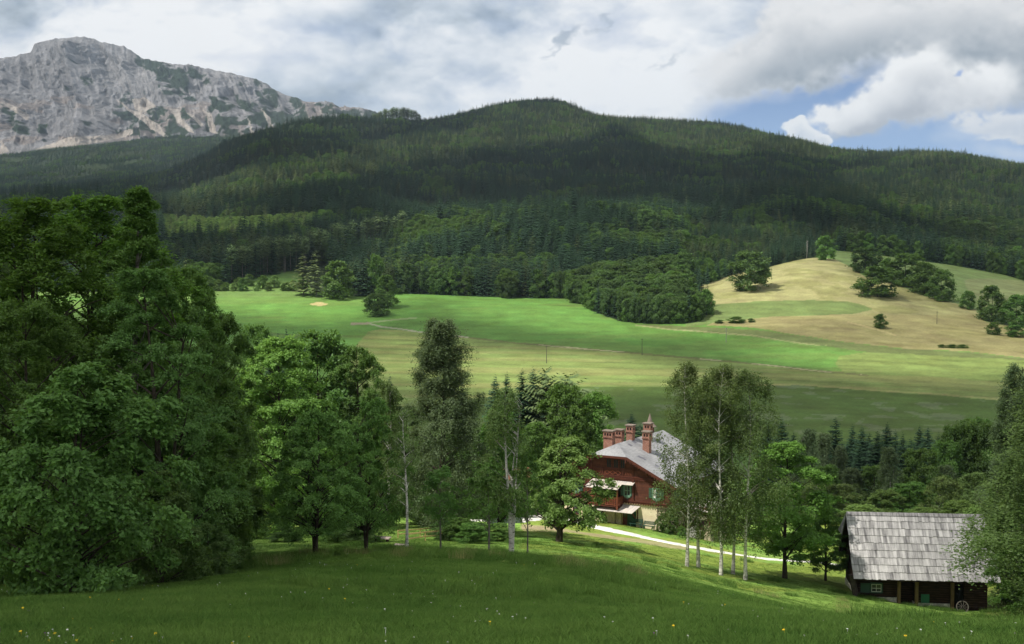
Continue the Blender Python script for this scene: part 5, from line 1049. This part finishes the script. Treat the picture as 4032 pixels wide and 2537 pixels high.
# red roofed outbuilding behind the garden
X = float(ray_x(2000, 1960)) * 166; e = tag(empty('outbuilding', (X, 166, float(H(X, 166)))), 'small cream outbuilding with a red roof hidden behind the forked birch', 'shed'); e.rotation_euler = (0, 0, R(12))
MB().box((-3, 0, -2), (3, 5, 2.9)).build('wall', M_PLAS, e); MB().slab([(-3.5, -.7, 2.7), (3.5, -.7, 2.7), (3.5, 2.5, 4.9), (-3.5, 2.5, 4.9)], .12).slab([(-3.5, 2.5, 4.902), (3.5, 2.5, 4.902), (3.5, 5.7, 2.7), (-3.5, 5.7, 2.7)], .12).build('roof', surf('red_roof_tiles', (.36, .13, .09), .85, .2, (10, .5, .03), lambda k: k.mix(k.noise(5, 3, k.coord()), (.42, .16, .11), (.26, .09, .065))), e)
MB().box((-1.6, -.03, .8), (-.7, .01, 1.9)).box((.8, -.03, .8), (1.7, .01, 1.9)).build('window', M_GLASS, e)
# low grey garden wall by the path
A = at_ground(1935, 2062, 110, 170); B = at_ground(2052, 2058, 110, 170); e = MB(); e.bar((0, 0, .15), tuple(gz(B) - A + Vector((0, 0, .15))), .4, .7); tag(e.build('garden_wall', surf('blue_grey_stone', (.22, .24, .26), .9, .1, (6, .5, .03)), None, A), 'low blue grey wall along the path left of the fruit tree', 'wall')
# utility poles and a dead tree on the far slope
M_POLE = surf('grey_pole', (.30, .28, .26), .8); M_POLED = surf('dark_pole', (.08, .07, .06), .8)
for i, (x_, y_, t_, m_) in enumerate(((2528, 1399, 1333, M_POLED), (2859, 1350, 1290, M_POLE), (2152, 1432, 1362, M_POLED), (3689, 1277, 1226, M_POLED))):
    p = at_ground(x_, y_, 400, 1200); h_ = float(ray_z(t_)) * p.y - p.z; e = tag(empty('utility_pole', p), ['dark pole on the boundary between bright meadow and mown field', 'pale pole standing in the bright green meadow below the three bushes', 'thin dark pole in the mown field above the pointed spruces', 'dark pole on the brown slope at the right'][i], 'pole', 'poles on the far meadow')
    MB().tube([(0, 0, -.3), (0, 0, h_)], [.15, .10], 7).build('shaft', m_, e); MB().bar((-.6, 0, h_ - .5), (.6, 0, h_ - .5), .12, .12).build('crossarm', m_, e)
p = at_ground(3176, 1017, 600, 1200); e = tag(empty('dead_tree', p), 'pale bare tree snag on top of the dry hump', 'dead tree'); b = MB(); h_ = float(ray_z(946)) * p.y - p.z
b.tube([(0, 0, -.3), (.3, 0, h_ * .5), (.1, 0, h_)], [.24, .16, .04], 6)
for i in range(9): z_ = h_ * (.35 + .07 * i); b.tube([(.2, 0, z_), (.2 + (-1) ** i * h_ * .07, rs.uniform(-.5, .5), z_ + .5)], [.1, .02], 4)
b.build('stem', surf('bleached_wood', (.55, .50, .44), .9), e)
# fallen brush on the brown slope
p = at_ground(3750, 1370, 400, 1200); e = tag(empty('brush_heap', p), 'dark heap of fallen brush low on the brown slope', 'brush heap'); tm, cm = get_tree('far_leaf_b')
for dx_, s_x in ((-5, .35), (0, .5), (5, .4)): o = link('branches', cm, None, e, (dx_, 0, -.5)); o.scale = (s_x * 1.3, s_x * .8, .12)
# bushes at the house
for i, (a_, y_, s_x, lab) in enumerate(((6.75, -1.2, .27, 'rose bush with pale blooms at the trellis corner of the house'), (7.6, -.9, .36, 'dark bush at the right corner of the house wall'), (-.6, -1.2, .2, 'small grey green shrub left of the doorstep'), (-2.3, -1.0, .22, 'shrub under the ground floor window of the house'), (9.6, -2.0, .22, 'weedy bush below the outer stair of the house'))):
    q_ = gz(from_house(a_, y_), -.1); e = empty('shrub', q_, i * 1.3); kd = 'walnut' if i < 2 else 'cherry'; tm, cm = get_tree(kd); e.scale = (s_x * .85, s_x * .85, s_x * (1 if i < 2 else .7)); link('stem', tm, None, e); link('foliage', cm, None, e); tag(e, lab, 'shrub', 'shrubs at the house wall')
    if i == 0:
        b = MB()
        for j in range(14): v_, q2 = blob((rs.uniform(-2.2, 2.2), rs.uniform(-2.8, -1.2), rs.uniform(2, 7)), .22, j, 6, 5); b.add(v_, q2)
        b.build('blooms', surf('pale_rose', (.8, .7, .55), .7), e)
# ================================================================ GRASS AND FLOWERS
def grass_mat(name, a, b):
    m, nt, out = newmat(name); k = NT(nt); v = k.attr('v'); oi = k.n('ShaderNodeObjectInfo').outputs['Random']; big = k.noise(.16, 3, k.coord('Position'), .6); g2 = k.noise(.5, 3, k.coord('Position'), .6)
    f = k.math('ADD', k.math('MULTIPLY', v, .4), k.math('ADD', k.math('MULTIPLY', oi, .15), k.math('ADD', k.math('MULTIPLY', k.mr(big, .35, .65), .35), k.math('MULTIPLY', k.mr(g2, .35, .65), .2))), clamp=True); c = k.mix(f, a, b)
    d = k.n('ShaderNodeBsdfDiffuse'); t = k.n('ShaderNodeBsdfTranslucent'); k.L(c, d.inputs[0]); k.L(c, t.inputs[0]); x = k.n('ShaderNodeMixShader'); x.inputs[0].default_value = .5; k.L(d.outputs[0], x.inputs[1]); k.L(t.outputs[0], x.inputs[2]); k.L(x.outputs[0], out.inputs['Surface']); return m
def blades(n, rad, h, w, seed, lean=.45, seedheads=False):
    r = np.random.default_rng(seed); P = np.stack([r.uniform(-rad, rad, n), r.uniform(-rad, rad, n), np.zeros(n)], -1); hh = h * r.uniform(.35, 1.1, n) * (.6 + .8 * vnoise(P[:, 0] * 3 + 9, P[:, 1] * 3 + 9, seed))
    a = r.uniform(0, 6.28, n); b_ = r.uniform(0, 6.28, n); l = lean * hh * r.uniform(.2, 1.2, n); side = np.stack([np.cos(b_), np.sin(b_), 0 * b_], -1) * w * .5
    mid = P + np.stack([np.cos(a) * l * .35, np.sin(a) * l * .35, hh * .6], -1); tip = P + np.stack([np.cos(a) * l, np.sin(a) * l, hh], -1)
    V = np.stack([P - side, P + side, mid + side * .8, mid - side * .8, tip], 1).reshape(-1, 3); i = np.arange(n)[:, None] * 5; q = i + np.array([[0, 1, 2, 3]]); t = i + np.array([[3, 2, 4]])
    return V, q, t, np.concatenate([r.uniform(0, 1, n)] * 2)
GR = bpy.data.collections.new('grass_kinds')
def kind_obj(i, V, q, t, v, mat, coll): me = mesh_np('blades', V, q, t, fattr={'v': v}, smooth=True); nn_ = np.random.default_rng(i).normal(0, .28, (len(V), 3)) + np.array([0, 0, 1.]); nn_ /= np.linalg.norm(nn_, axis=1)[:, None]; me.normals_split_custom_set_from_vertices([tuple(x) for x in nn_]); me.materials.append(mat); o = bpy.data.objects.new('kind_%d' % i, me); coll.objects.link(o)
M_G = grass_mat('meadow_grass', (.080, .185, .036), (.230, .370, .085)); M_GD = grass_mat('dry_grass', (.22, .26, .08), (.46, .44, .19))
for i in range(3): kind_obj(i, *blades(620, .62, .17, .014, 70 + i, .9), M_G, GR)
kind_obj(3, *blades(200, .6, .6, .010, 80), M_GD, GR); kind_obj(4, *blades(420, .55, .42, .016, 81, .8), M_G, GR); kind_obj(5, *blades(170, .7, .10, .016, 82, 1.3), M_G, GR)
RG = np.random.default_rng(12)
def scatter_ground(y0, y1, sp0, sp1):
    X = []; Yl = []; y = y0
    while y < y1:
        sp = np.interp(y, [y0, y1], [sp0, sp1]); hw = y * .405 + 1.5; n = max(2, int(2 * hw / sp)); X.append(-hw + 2 * hw * (np.arange(n) + RG.random(n)) / n); Yl.append(y + RG.uniform(-.5, .5, n) * sp); y += sp * .9
    return np.concatenate(X), np.concatenate(Yl)
def tilt(X, Y):
    e = .6; gx_ = (H(X + e, Y) - H(X - e, Y)) / (2 * e); gy_ = (H(X, Y + e) - H(X, Y - e)) / (2 * e); return gx_, gy_
def rots(X, Y):
    gx_, gy_ = tilt(X, Y); out = np.zeros((len(X), 3)); az_ = RG.uniform(0, 6.28, len(X))
    for i in range(len(X)):
        n_ = Vector((-gx_[i], -gy_[i], 1)).normalized(); m_ = n_.to_track_quat('Z', 'Y').to_matrix() @ Matrix.Rotation(az_[i], 3, 'Z'); out[i] = m_.to_euler()
    return out
gx1, gy1 = scatter_ground(18, 96, .78, .95); gx2, gy2 = scatter_ground(96, 172, 1.0, 1.2); X = np.r_[gx1, gx2]; Y = np.r_[gy1, gy2]; Z = H(X, Y); qx_, qy_ = project(X, Y, Z)
pp_ = linedist(qx_, qy_, PATH); off_path = ~((Y > 100) & (pp_ < np.interp(qx_, [1900, 2060, 2130, 2300, 2600, 3300], [17, 24, 34, 24, 19, 15]))) & ~((Y > 100) & (linedist(qx_, qy_, TRACK) < 8))
c_, s_2 = math.cos(R(30)), math.sin(R(30)); la = (X - hc[0]) * c_ - (Y - hc[1]) * s_2; lb = (X - hc[0]) * s_2 + (Y - hc[1]) * c_; in_house = (np.abs(la) < 7.7) & (lb > -1.3) & (lb < 14)
ba = (X - bx) * math.cos(R(6)) - (Y - BY) * math.sin(R(6)); bb_ = (X - bx) * math.sin(R(6)) + (Y - BY) * math.cos(R(6)); in_barn = (ba > -.2) & (ba < 12) & (bb_ > .3) & (bb_ < 9)
keep = off_path & ~in_house & ~in_barn & (qx_ > -150) & (qx_ < 4200) & (qy_ < 2640); X, Y, Z, qx_, qy_ = X[keep], Y[keep], Z[keep], qx_[keep], qy_[keep]
crest = np.interp(qx_, [0, 600, 900, 1200, 1600, 2000, 2400], [2300, 2288, 2243, 2203, 2188, 2206, 2248]); ur = RG.random(len(X)); idk = RG.integers(0, 3, len(X))
rough = (Y > 62) & (Y < 100) & (np.abs(qy_ - crest) < 13) & (qx_ < 2500); idk = np.where(rough & (ur < .13), 3, idk); idk = np.where(rough & (ur > .6), 4, idk)
idk = np.where((fbm(X / 6, Y / 6, 3, 91) > .62) & (ur < .25) & (Y > 30), 4, idk); idk = np.where((qx_ > 2900) & (qx_ < 3330) & (Y > 85) & (Y < 112) & (ur < .05), 3, idk)
idk = np.where((idk < 3) & (Y > 84), 5, idk); idk = np.where((idk == 4) & (Y > 84) & (ur > .06), 5, idk)
idk = np.where((np.abs(ba[keep] - 5.5) < 8) & (bb_[keep] > -1.6) & (bb_[keep] < .3) & (ur < .5), 4, idk)
sc2 = RG.uniform(.8, 1.2, len(X)); zs = sc2 * np.where(Y > 96, .8, 1) * np.where((Y < 96) & (idk < 3), 1 - .25 * sstep(Y, 40, 60), 1)
instancer('grass', np.stack([X, Y, Z - .01], -1), rots(X, Y), np.stack([sc2, sc2, zs], -1), idk, GR, 'uncut meadow grass of the hillside in the foreground', 'grass'); print('grass', len(X))
FL = bpy.data.collections.new('flower_kinds')
def flower(i, r, hgt, colr, petals):
    b = MB(); b.tube([(0, 0, 0), (.01, 0, hgt)], .004, 3)
    for j in range(petals): a = j * 2 * math.pi / petals; b.add([(0, 0, hgt), (r * math.cos(a - .5), r * math.sin(a - .5), hgt + .012), (r * 1.15 * math.cos(a), r * 1.15 * math.sin(a), hgt + .006), (r * math.cos(a + .5), r * math.sin(a + .5), hgt + .012)], [(0, 1, 2, 3)])
    me = b.mesh('flower'); me.materials.append(surf('petals_%d' % i, colr, .7)); o = bpy.data.objects.new('kind_%d' % i, me); FL.objects.link(o)
flower(0, .022, .17, (.85, .60, .03), 7); flower(1, .016, .15, (.80, .80, .74), 6); flower(2, .016, .17, (.30, .10, .32), 6)
n = 1200; Y = 21 + 60 * RG.random(n) ** 1.3; X = (RG.random(n) * 2 - 1) * Y * .40; d_ = fbm(X / 4, Y / 4, 3, 44); yel = (X < -Y * .1) & (Y < 45); kd = np.where(RG.random(n) < np.where(yel, .30, .06), 0, np.where(RG.random(n) < .94, 1, 2)); ok = ((d_ > .52) | (RG.random(n) < .1)) & (RG.random(n) < np.where(X < 0, .8, .35))
X, Y, kd = X[ok], Y[ok], kd[ok]; sc3 = RG.uniform(.6, 1.25, len(X))
instancer('wildflowers', np.stack([X, Y, H(X, Y)], -1), np.stack([RG.normal(.25, .15, len(X)), RG.normal(0, .15, len(X)), 0 * X], -1), np.stack([sc3] * 3, -1), kd, FL, 'small yellow and white wildflowers scattered over the meadow', 'flowers')
# ================================================================ SKY, SUN, SHADOW CLOUD DECK, CAMERA
EL = R(57); AZV = Vector((-.88, -.47, 0)).normalized(); SUN = Vector((AZV.x * math.cos(EL), AZV.y * math.cos(EL), math.sin(EL)))
W = bpy.data.worlds.new('World'); SC.world = W; W.use_nodes = True; wn = W.node_tree; wn.nodes.clear(); k = NT(wn)
sky = k.n('ShaderNodeTexSky', sky_type='NISHITA'); sky.sun_disc = False; sky.sun_elevation = EL; sky.sun_rotation = math.atan2(SUN.x, SUN.y); sky.altitude = 800; sky.air_density = 1.2; sky.dust_density = 1.5
bg = k.n('ShaderNodeBackground'); bg.inputs[1].default_value = .075; k.L(k.mix(.45, sky.outputs[0], (6.5, 7.0, 7.6)), bg.inputs[0]); wo = k.n('ShaderNodeOutputWorld'); k.L(bg.outputs[0], wo.inputs[0])
W.cycles.sampling_method = 'MANUAL'; W.cycles.sample_map_resolution = 256
# the cloudy sky itself: a dome 20 km away, open at the top where the sun stands
azg = ssum(np.linspace(-180, -26, 160, False), np.linspace(-26, 26, 1300, False), np.linspace(26, 180, 161)); elg = ssum(np.linspace(-6, -.5, 6, False), np.linspace(-.5, 13.5, 360, False), np.linspace(13.5, 40, 90))
AZ_, EL_ = np.meshgrid(np.radians(azg), np.radians(elg))
sx = CX + F * np.tan(np.clip(AZ_, -1.2, 1.2)); te = np.tan(EL_) / np.cos(np.clip(AZ_, -1.2, 1.2)); bb = (te * CP + SP) / (CP - te * SP); sy = CY - F * bb
sx = CX + (sx - CX) * (CP + bb * SP)                                                  # the direction of each dome point, in photograph pixels
na = fbm(sx / 620, sy / 330, 6, 201); nb = fbm(sx / 210 + na * 2, sy / 110, 6, 202); nc = fbm(sx / 60 + nb, sy / 36 + nb, 5, 203); nr = fbm(sx / 130 + 3 * nb, sy / 85, 5, 204, True)
wx = sx + (nb - .5) * 190 + (nc - .5) * 60; wy = sy + (fbm(sx / 170, sy / 120, 5, 205) - .5) * 110 + (nc - .5) * 36
def G(lst, X_=wx, Y_=wy):
    t = 0
    for (x_, y_, a_, b_, r_, k_) in lst:
        c_, s2 = math.cos(R(r_)), math.sin(R(r_)); u_ = X_ - x_; v_ = -(Y_ - y_)
        t = t + k_ * np.exp(-((u_ * c_ + v_ * s2) / a_) ** 2 - ((v_ * c_ - u_ * s2) / b_) ** 2)
    return t
mixa = lambda A, B, f: A * (1 - f[..., None]) + B * f[..., None]
zen = sstep(sy, -900, 700)
blue = mixa(C(.15, .28, .56), C(.27, .45, .76), sstep(sy, 250, 620)) + zen[..., None] * 0
# thin high veil over everything, thinner towards the lower right
veil = np.clip(1.02 - 1.05 * sstep(sx + (sy - 400) * 1.1, 2500, 3100) * sstep(wy, 60, 470) + (nb - .5) * .8 - G([(3250, 455, 520, 70, 8, .55), (3600, 560, 500, 55, 0, .4), (3330, 300, 160, 60, 12, .3)]) + G([(2500, 560, 330, 120, 20, .5), (3900, 520, 260, 55, 8, .55), (4000, 620, 200, 50, 0, .5), (2900, 330, 260, 70, 12, .25), (3330, 385, 260, 40, 8, .25)]), 0, 1)
vb = np.clip(.90 + (na - .5) * 1.05 + (nb - .5) * .7 + (nc - .5) * .34 + G([(800, 190, 420, 150, 12, .42), (960, 190, 170, 110, 30, .3), (330, 60, 330, 90, 0, .15), (2000, 400, 520, 110, 0, .16), (1250, 130, 160, 60, 20, .1)]) - G([(1560, 50, 380, 70, 4, .42), (1180, 400, 330, 70, -18, .36), (1450, 350, 260, 60, 0, .22), (30, 60, 170, 80, 0, .28), (640, 300, 260, 40, -12, .16), (1560, 260, 120, 50, 20, .18), (2050, 60, 300, 60, 0, .14), (2700, 80, 300, 80, 0, .14), (60, 340, 200, 60, 0, .1)]), 0, 1)
ramp = lambda v: np.stack([np.interp(v, [0, .25, .5, .75, 1], [.25, .38, .58, .80, .98]), np.interp(v, [0, .25, .5, .75, 1], [.31, .45, .65, .84, .99]), np.interp(v, [0, .25, .5, .75, 1], [.37, .52, .73, .89, 1.0])], -1)
skyc = mixa(blue, ramp(vb), veil ** 1.3)
# dark scraps
scrap = np.clip(G([(2225, 150, 75, 26, 38, 1.0), (2360, 105, 55, 20, 45, .9), (2200, 215, 60, 16, 55, .6), (2640, 245, 70, 20, 40, .7), (2750, 290, 60, 16, 20, .4), (1980, 290, 40, 20, 60, .3), (2310, 340, 90, 30, 10, .3)], sx + (nc - .5) * 130 + (nb - .5) * 60, sy + (nr - .5) * 80) * 1.3 - .35 + (nc - .5) * .8, 0, 1)
skyc = mixa(skyc, C(.36, .44, .54), scrap * .8)
# cumulus masses on the right, bright above and grey below
def cumulus(lst, seed, shade_dy, lo, hi, edge=.10):
    f1 = fbm(sx / 95, sy / 70, 5, seed); f2 = fbm(sx / 30, sy / 24, 4, seed + 9)
    X_ = sx + (fbm(sx / 150, sy / 150, 4, seed + 3) - .5) * 150 + (f2 - .5) * 30; Y_ = sy + (f1 - .5) * 95 + (f2 - .5) * 30
    d = G(lst, X_, Y_); dup_ = G(lst, X_ - shade_dy * .45, Y_ - shade_dy)
    cov_ = sstep(d, .42 - edge, .42 + edge); shade = np.clip(.98 - np.clip(dup_ - .25, 0, 2) * .62 + (f1 - .5) * .75 + (f2 - .5) * .3, 0, 1)
    return cov_, C(*lo) * (1 - shade[..., None]) + C(*hi) * shade[..., None]
for lst, seed, dyy, lo, hi, ed in [
  ([(3150, 190, 380, 110, 22, 1.0), (3500, 90, 420, 110, 10, .9), (3900, 190, 300, 190, -5, 1.1), (2950, 250, 200, 80, 10, .7), (3080, 60, 140, 80, 40, .6), (3150, 330, 330, 40, 10, .4), (4300, 200, 400, 200, 0, 1)], 310, 90, (.33, .38, .43), (.86, .86, .86), .30),
  ([(3900, 480, 140, 40, 8, .8), (4060, 500, 160, 60, 0, .8), (3980, 545, 200, 22, 6, .5)], 350, 30, (.52, .58, .68), (.85, .86, .88), .22),
  ([(3560, 330, 170, 90, 25, .95), (3430, 440, 230, 55, 14, 1.0), (3700, 400, 260, 85, 8, .95), (3300, 462, 120, 26, 12, .7), (3880, 330, 150, 90, 0, .6), (3620, 250, 80, 60, 0, .5)], 330, 60, (.47, .49, .53), (1.0, 1.0, .99), .30),
  ([(3125, 515, 46, 30, 0, 1.2), (3185, 535, 60, 36, -20, 1.2), (3250, 560, 55, 30, 0, 1.1), (3160, 580, 120, 26, -14, 1.0)], 370, 26, (.66, .72, .80), (.97, .98, .98), .13)]:
    cv, cc = cumulus(lst, seed, dyy, lo, hi, ed); skyc = skyc * (1 - cv[..., None]) + cc * cv[..., None]
hole = np.clip(G([(3775, 288, 26, 14, 30, 1.0)], sx + (nc - .5) * 40, sy + (nc - .5) * 30) - .35, 0, 1); skyc = mixa(skyc, C(.28, .42, .75), np.minimum(1, hole * 1.5))
RD = 24000.; ny, nx = AZ_.shape; idx = np.arange(ny * nx).reshape(ny, nx)
V = np.stack([RD * np.sin(AZ_) * np.cos(EL_), RD * np.cos(AZ_) * np.cos(EL_), RD * np.sin(EL_)], -1).reshape(-1, 3)
Q = np.stack([idx[:-1, :-1], idx[1:, :-1], idx[1:, 1:], idx[:-1, 1:]], -1).reshape(-1, 4)
m, nt, out = newmat('cloudy_sky'); kk = NT(nt); e_ = kk.n('ShaderNodeEmission'); kk.L(kk.attr('col', out='Color'), e_.inputs[0]); e_.inputs[1].default_value = SKYE; kk.L(e_.outputs[0], out.inputs['Surface']); m.cycles.emission_sampling = 'NONE'
tag(link('sky', mesh_np('sky', V, Q, smooth=True, cattr={'col': np.clip(skyc, 0, 1.2).reshape(-1, 3)}), m), 'cloudy summer sky with a blue gap on the right', 'sky', kind='structure')
sl = bpy.data.lights.new('sun', 'SUN'); sl.energy = SUNE; sl.angle = R(.5); sl.color = (1, .955, .88)
so = bpy.data.objects.new('sun', sl); COL.objects.link(so); so.rotation_euler = (-SUN).to_track_quat('-Z', 'Y').to_euler(); so.location = (-200, -50, 300)

# unseen cloud layer, its gaps shaped so shadows dapple slopes and meadows
DECKZ = 1230.0
LIT = [  # (polygon in picture coordinates, how open the cloud is, ymin, ymax)
 ([(640,800),(1000,690),(1500,575),(1850,515),(1950,430),(2350,430),(2450,480),(2300,560),(1900,600),(1500,690),(1200,770),(900,840),(680,890)],.95,900,4000),
 ([(1000,480),(1460,470),(1800,440),(2150,370),(2150,410),(1800,480),(1460,520),(1030,540)],.8,2000,4000),
 ([(640,850),(1000,870),(1300,840),(1200,920),(900,960),(640,970)],1,900,2500),
 ([(2350,440),(3300,560),(3500,590),(4300,640),(4300,690),(3500,640),(3250,650),(3050,590),(2900,630),(2600,600),(2450,520)],.95,2000,4000),
 ([(3250,700),(3600,640),(4300,680),(4300,1060),(3700,930),(3450,830)],.55,1050,4000),
 ([(1600,830),(1900,800),(2300,780),(2600,830),(3100,920),(3300,1000),(3200,1020),(2800,1130),(2600,1290),(2200,1200),(1500,1180),(1400,1050),(1550,950)],.8,650,1500),
 ([(-400,1100),(1500,1120),(1560,1200),(1400,1260),(1200,1290),(900,1230),(-400,1230)],1,500,1000),
 ([(1900,1170),(2300,1200),(2760,1270),(3000,1290),(2900,1330),(2500,1330),(2100,1290),(1800,1230)],.9,500,900),
 ([(2700,1290),(2740,1120),(3150,1010),(3300,1010),(3450,1160),(3350,1250),(3000,1300)],1,500,1100),
 ([(2900,1350),(3300,1370),(4300,1390),(4300,1480),(3500,1480),(3100,1440),(2950,1400)],.95,400,800),
 ([(1850,1390),(2300,1400),(2650,1440),(2700,1530),(2300,1540),(1850,1570),(1700,1450)],.95,350,800),
 ([(1350,1330),(1700,1310),(1850,1390),(1700,1500),(1350,1500)],.55,350,800),
 ([(3280,960),(4400,1050),(4400,1300),(3900,1300),(3500,1150)],.45,700,1300),
 ([(3000,1200),(4400,1200),(4400,1400),(3000,1380)],.5,500,900),
]
NEARLIT = [([(880,1990),(4300,1990),(4300,2330),(3400,2330),(3250,2400),(3050,2420),(2880,2390),(2700,2330),(2480,2265),(2300,2225),(2050,2165),(1650,2140),(1300,2140),(900,2120)],1.0), ([(3000,2400),(4300,2400),(4300,2700),(3100,2700)],.6), ([(2300,2250),(3000,2400),(3100,2700),(2500,2700)],.4), ([(560,2010),(900,2000),(1300,2030),(1300,2140),(900,2130),(640,2120)],1.0)]
def lit_at(X, Y, Z):
    px, py = project(X, Y, Z); j = (fbm(X / 160, Y / 160, 3, 12) - .5) * 60 * sstep(Y, 300, 900); px = px + j; py = py + j * .5
    L = np.zeros(X.shape)
    for P, a, y0, y1 in LIT: L = np.maximum(L, a * (inpoly(px, py, P) & (Y > y0) & (Y < y1)))
    L = np.where(Y > 3700, .62 + .25 * sstep(Y, 4500, 5000), L)
    L = np.where((Y > 180) & (Y < 400), np.where(X < 30, .8, .35), L)
    L = np.where((Y > 96) & (Y <= 180), np.where(X < 45, 1.0, .75), L)
    nl = np.where(px < 1000, .05, .15)
    for P, a in NEARLIT: nl = np.maximum(nl, a * inpoly(px, py, P))
    L = np.where(Y <= 128, nl, L)
    return L
cs = 8.0; dx = np.arange(-2300, 1900, cs); dy = np.arange(-750, 3900, cs); DX, DY = np.meshgrid(dx, dy)
s_ = (DECKZ - 0) / SUN.z; gx = DX - SUN.x * s_; gy = DY - SUN.y * s_
for _ in range(14):
    hz = H(gx, gy); hz = np.where(gy > 900, hz + 10, np.where(gy > 180, hz, hz + 5)); s_ = .5 * s_ + .5 * (DECKZ - hz) / SUN.z; gx = DX - SUN.x * s_; gy = DY - SUN.y * s_
dens = 1 - lit_at(gx, gy, H(gx, gy))
dens *= sstep(DX, -2300, -2100) * (1 - sstep(DX, 1750, 1890)) * sstep(DY, -740, -600) * (1 - sstep(DY, 3700, 3880))
def blur(a, n):
    for _ in range(n):
        a = np.pad(a, 1, 'edge'); a = (a[:-2, 1:-1] + a[2:, 1:-1] + a[1:-1, :-2] + a[1:-1, 2:] + 4 * a[1:-1, 1:-1]) / 8
    return a
d1 = blur(dens, 1); d2 = blur(dens, 14); dens = np.where(gy < 220, d1, d2)
nz = fbm(DX / 70, DY / 70, 4, 19); dens = np.clip(dens + (nz - .5) * 2.2 * dens * (1 - dens), 0, 1); alpha = 1 - (1 - dens * .97) ** .5
top = DECKZ + 10 + 70 * dens * (.5 + fbm(DX / 120, DY / 120, 4, 3)); bot = DECKZ + 0 * dens
keep = dens > .02; ny, nx = DX.shape; idx = np.arange(ny * nx).reshape(ny, nx)
kq = keep[:-1, :-1] | keep[1:, :-1] | keep[:-1, 1:] | keep[1:, 1:]
q = np.stack([idx[:-1, :-1], idx[:-1, 1:], idx[1:, 1:], idx[1:, :-1]], -1)[kq]
V = np.vstack([np.stack([DX, DY, bot], -1).reshape(-1, 3), np.stack([DX + SUN.x / SUN.z * (top - bot), DY + SUN.y / SUN.z * (top - bot), top], -1).reshape(-1, 3)])
m, nt, out = newmat('shadow_cloud_vapour'); k = NT(nt); pos = k.coord('Position')
fac = k.attr('dens')
df = k.n('ShaderNodeBsdfDiffuse'); df.inputs[0].default_value = (.9, .9, .9, 1); tl = k.n('ShaderNodeBsdfTranslucent'); tl.inputs[0].default_value = (.9, .9, .92, 1)
mx = k.n('ShaderNodeMixShader'); mx.inputs[0].default_value = .5; k.L(df.outputs[0], mx.inputs[1]); k.L(tl.outputs[0], mx.inputs[2])
tr = k.n('ShaderNodeBsdfTransparent'); ms_ = k.n('ShaderNodeMixShader'); k.L(fac, ms_.inputs[0]); k.L(tr.outputs[0], ms_.inputs[1]); k.L(mx.outputs[0], ms_.inputs[2]); k.L(ms_.outputs[0], out.inputs['Surface'])
if DECK:
    vv = np.concatenate([dens.ravel(), dens.ravel()])
    use = np.unique(q); remap = -np.ones(V.shape[0], int); remap[use] = np.arange(len(use)); remap[use + ny * nx] = np.arange(len(use)) + len(use)
    Vs = np.vstack([V[use], V[use + ny * nx]]); qs = np.vstack([remap[q][:, ::-1], remap[q + ny * nx]])
    tag(link('shadow_cloud_layer', mesh_np('shadow_cloud_layer', Vs, qs, smooth=True, cattr={'dens': np.concatenate([alpha.ravel()[use]] * 2)}), m), 'unseen cloud layer shaped to shade parts of the valley', 'cloud', kind='stuff')

if HAZE:
    hb = MB().box((-9000, -300, -200), (9000, 12500, 1140)); m, nt, out = newmat('valley_haze'); k = NT(nt)
    pv = k.n('ShaderNodeVolumePrincipled'); pv.inputs['Density'].default_value = HAZE; pv.inputs['Color'].default_value = (.68, .84, 1, 1); pv.inputs['Anisotropy'].default_value = .2
    k.L(pv.outputs[0], out.inputs['Volume']); tag(hb.build('haze', m), 'thin bluish haze filling the valley', 'haze', kind='stuff')
cd = bpy.data.cameras.new('camera'); cam = bpy.data.objects.new('camera', cd); COL.objects.link(cam); SC.camera = cam
cd.sensor_fit = 'HORIZONTAL'; cd.sensor_width = 36; cd.lens = 36 * F / 4032; cd.clip_start = .1; cd.clip_end = 40000
cam.location = (0, 0, 0); cam.rotation_euler = (math.pi / 2 - PITCH, 0, 0)
SC.view_settings.view_transform = 'Standard'; SC.view_settings.look = 'None'; SC.view_settings.gamma = 1; SC.view_settings.exposure = EXPO
cy = SC.cycles; cy.max_bounces = 6; cy.diffuse_bounces = 3; cy.glossy_bounces = 1; cy.transmission_bounces = 2; cy.transparent_max_bounces = 12; cy.volume_bounces = 0
cy.use_denoising = DEN; SC.render.filter_size = 1.15; cy.use_adaptive_sampling = True; cy.adaptive_threshold = .015; cy.caustics_reflective = False; cy.caustics_refractive = False
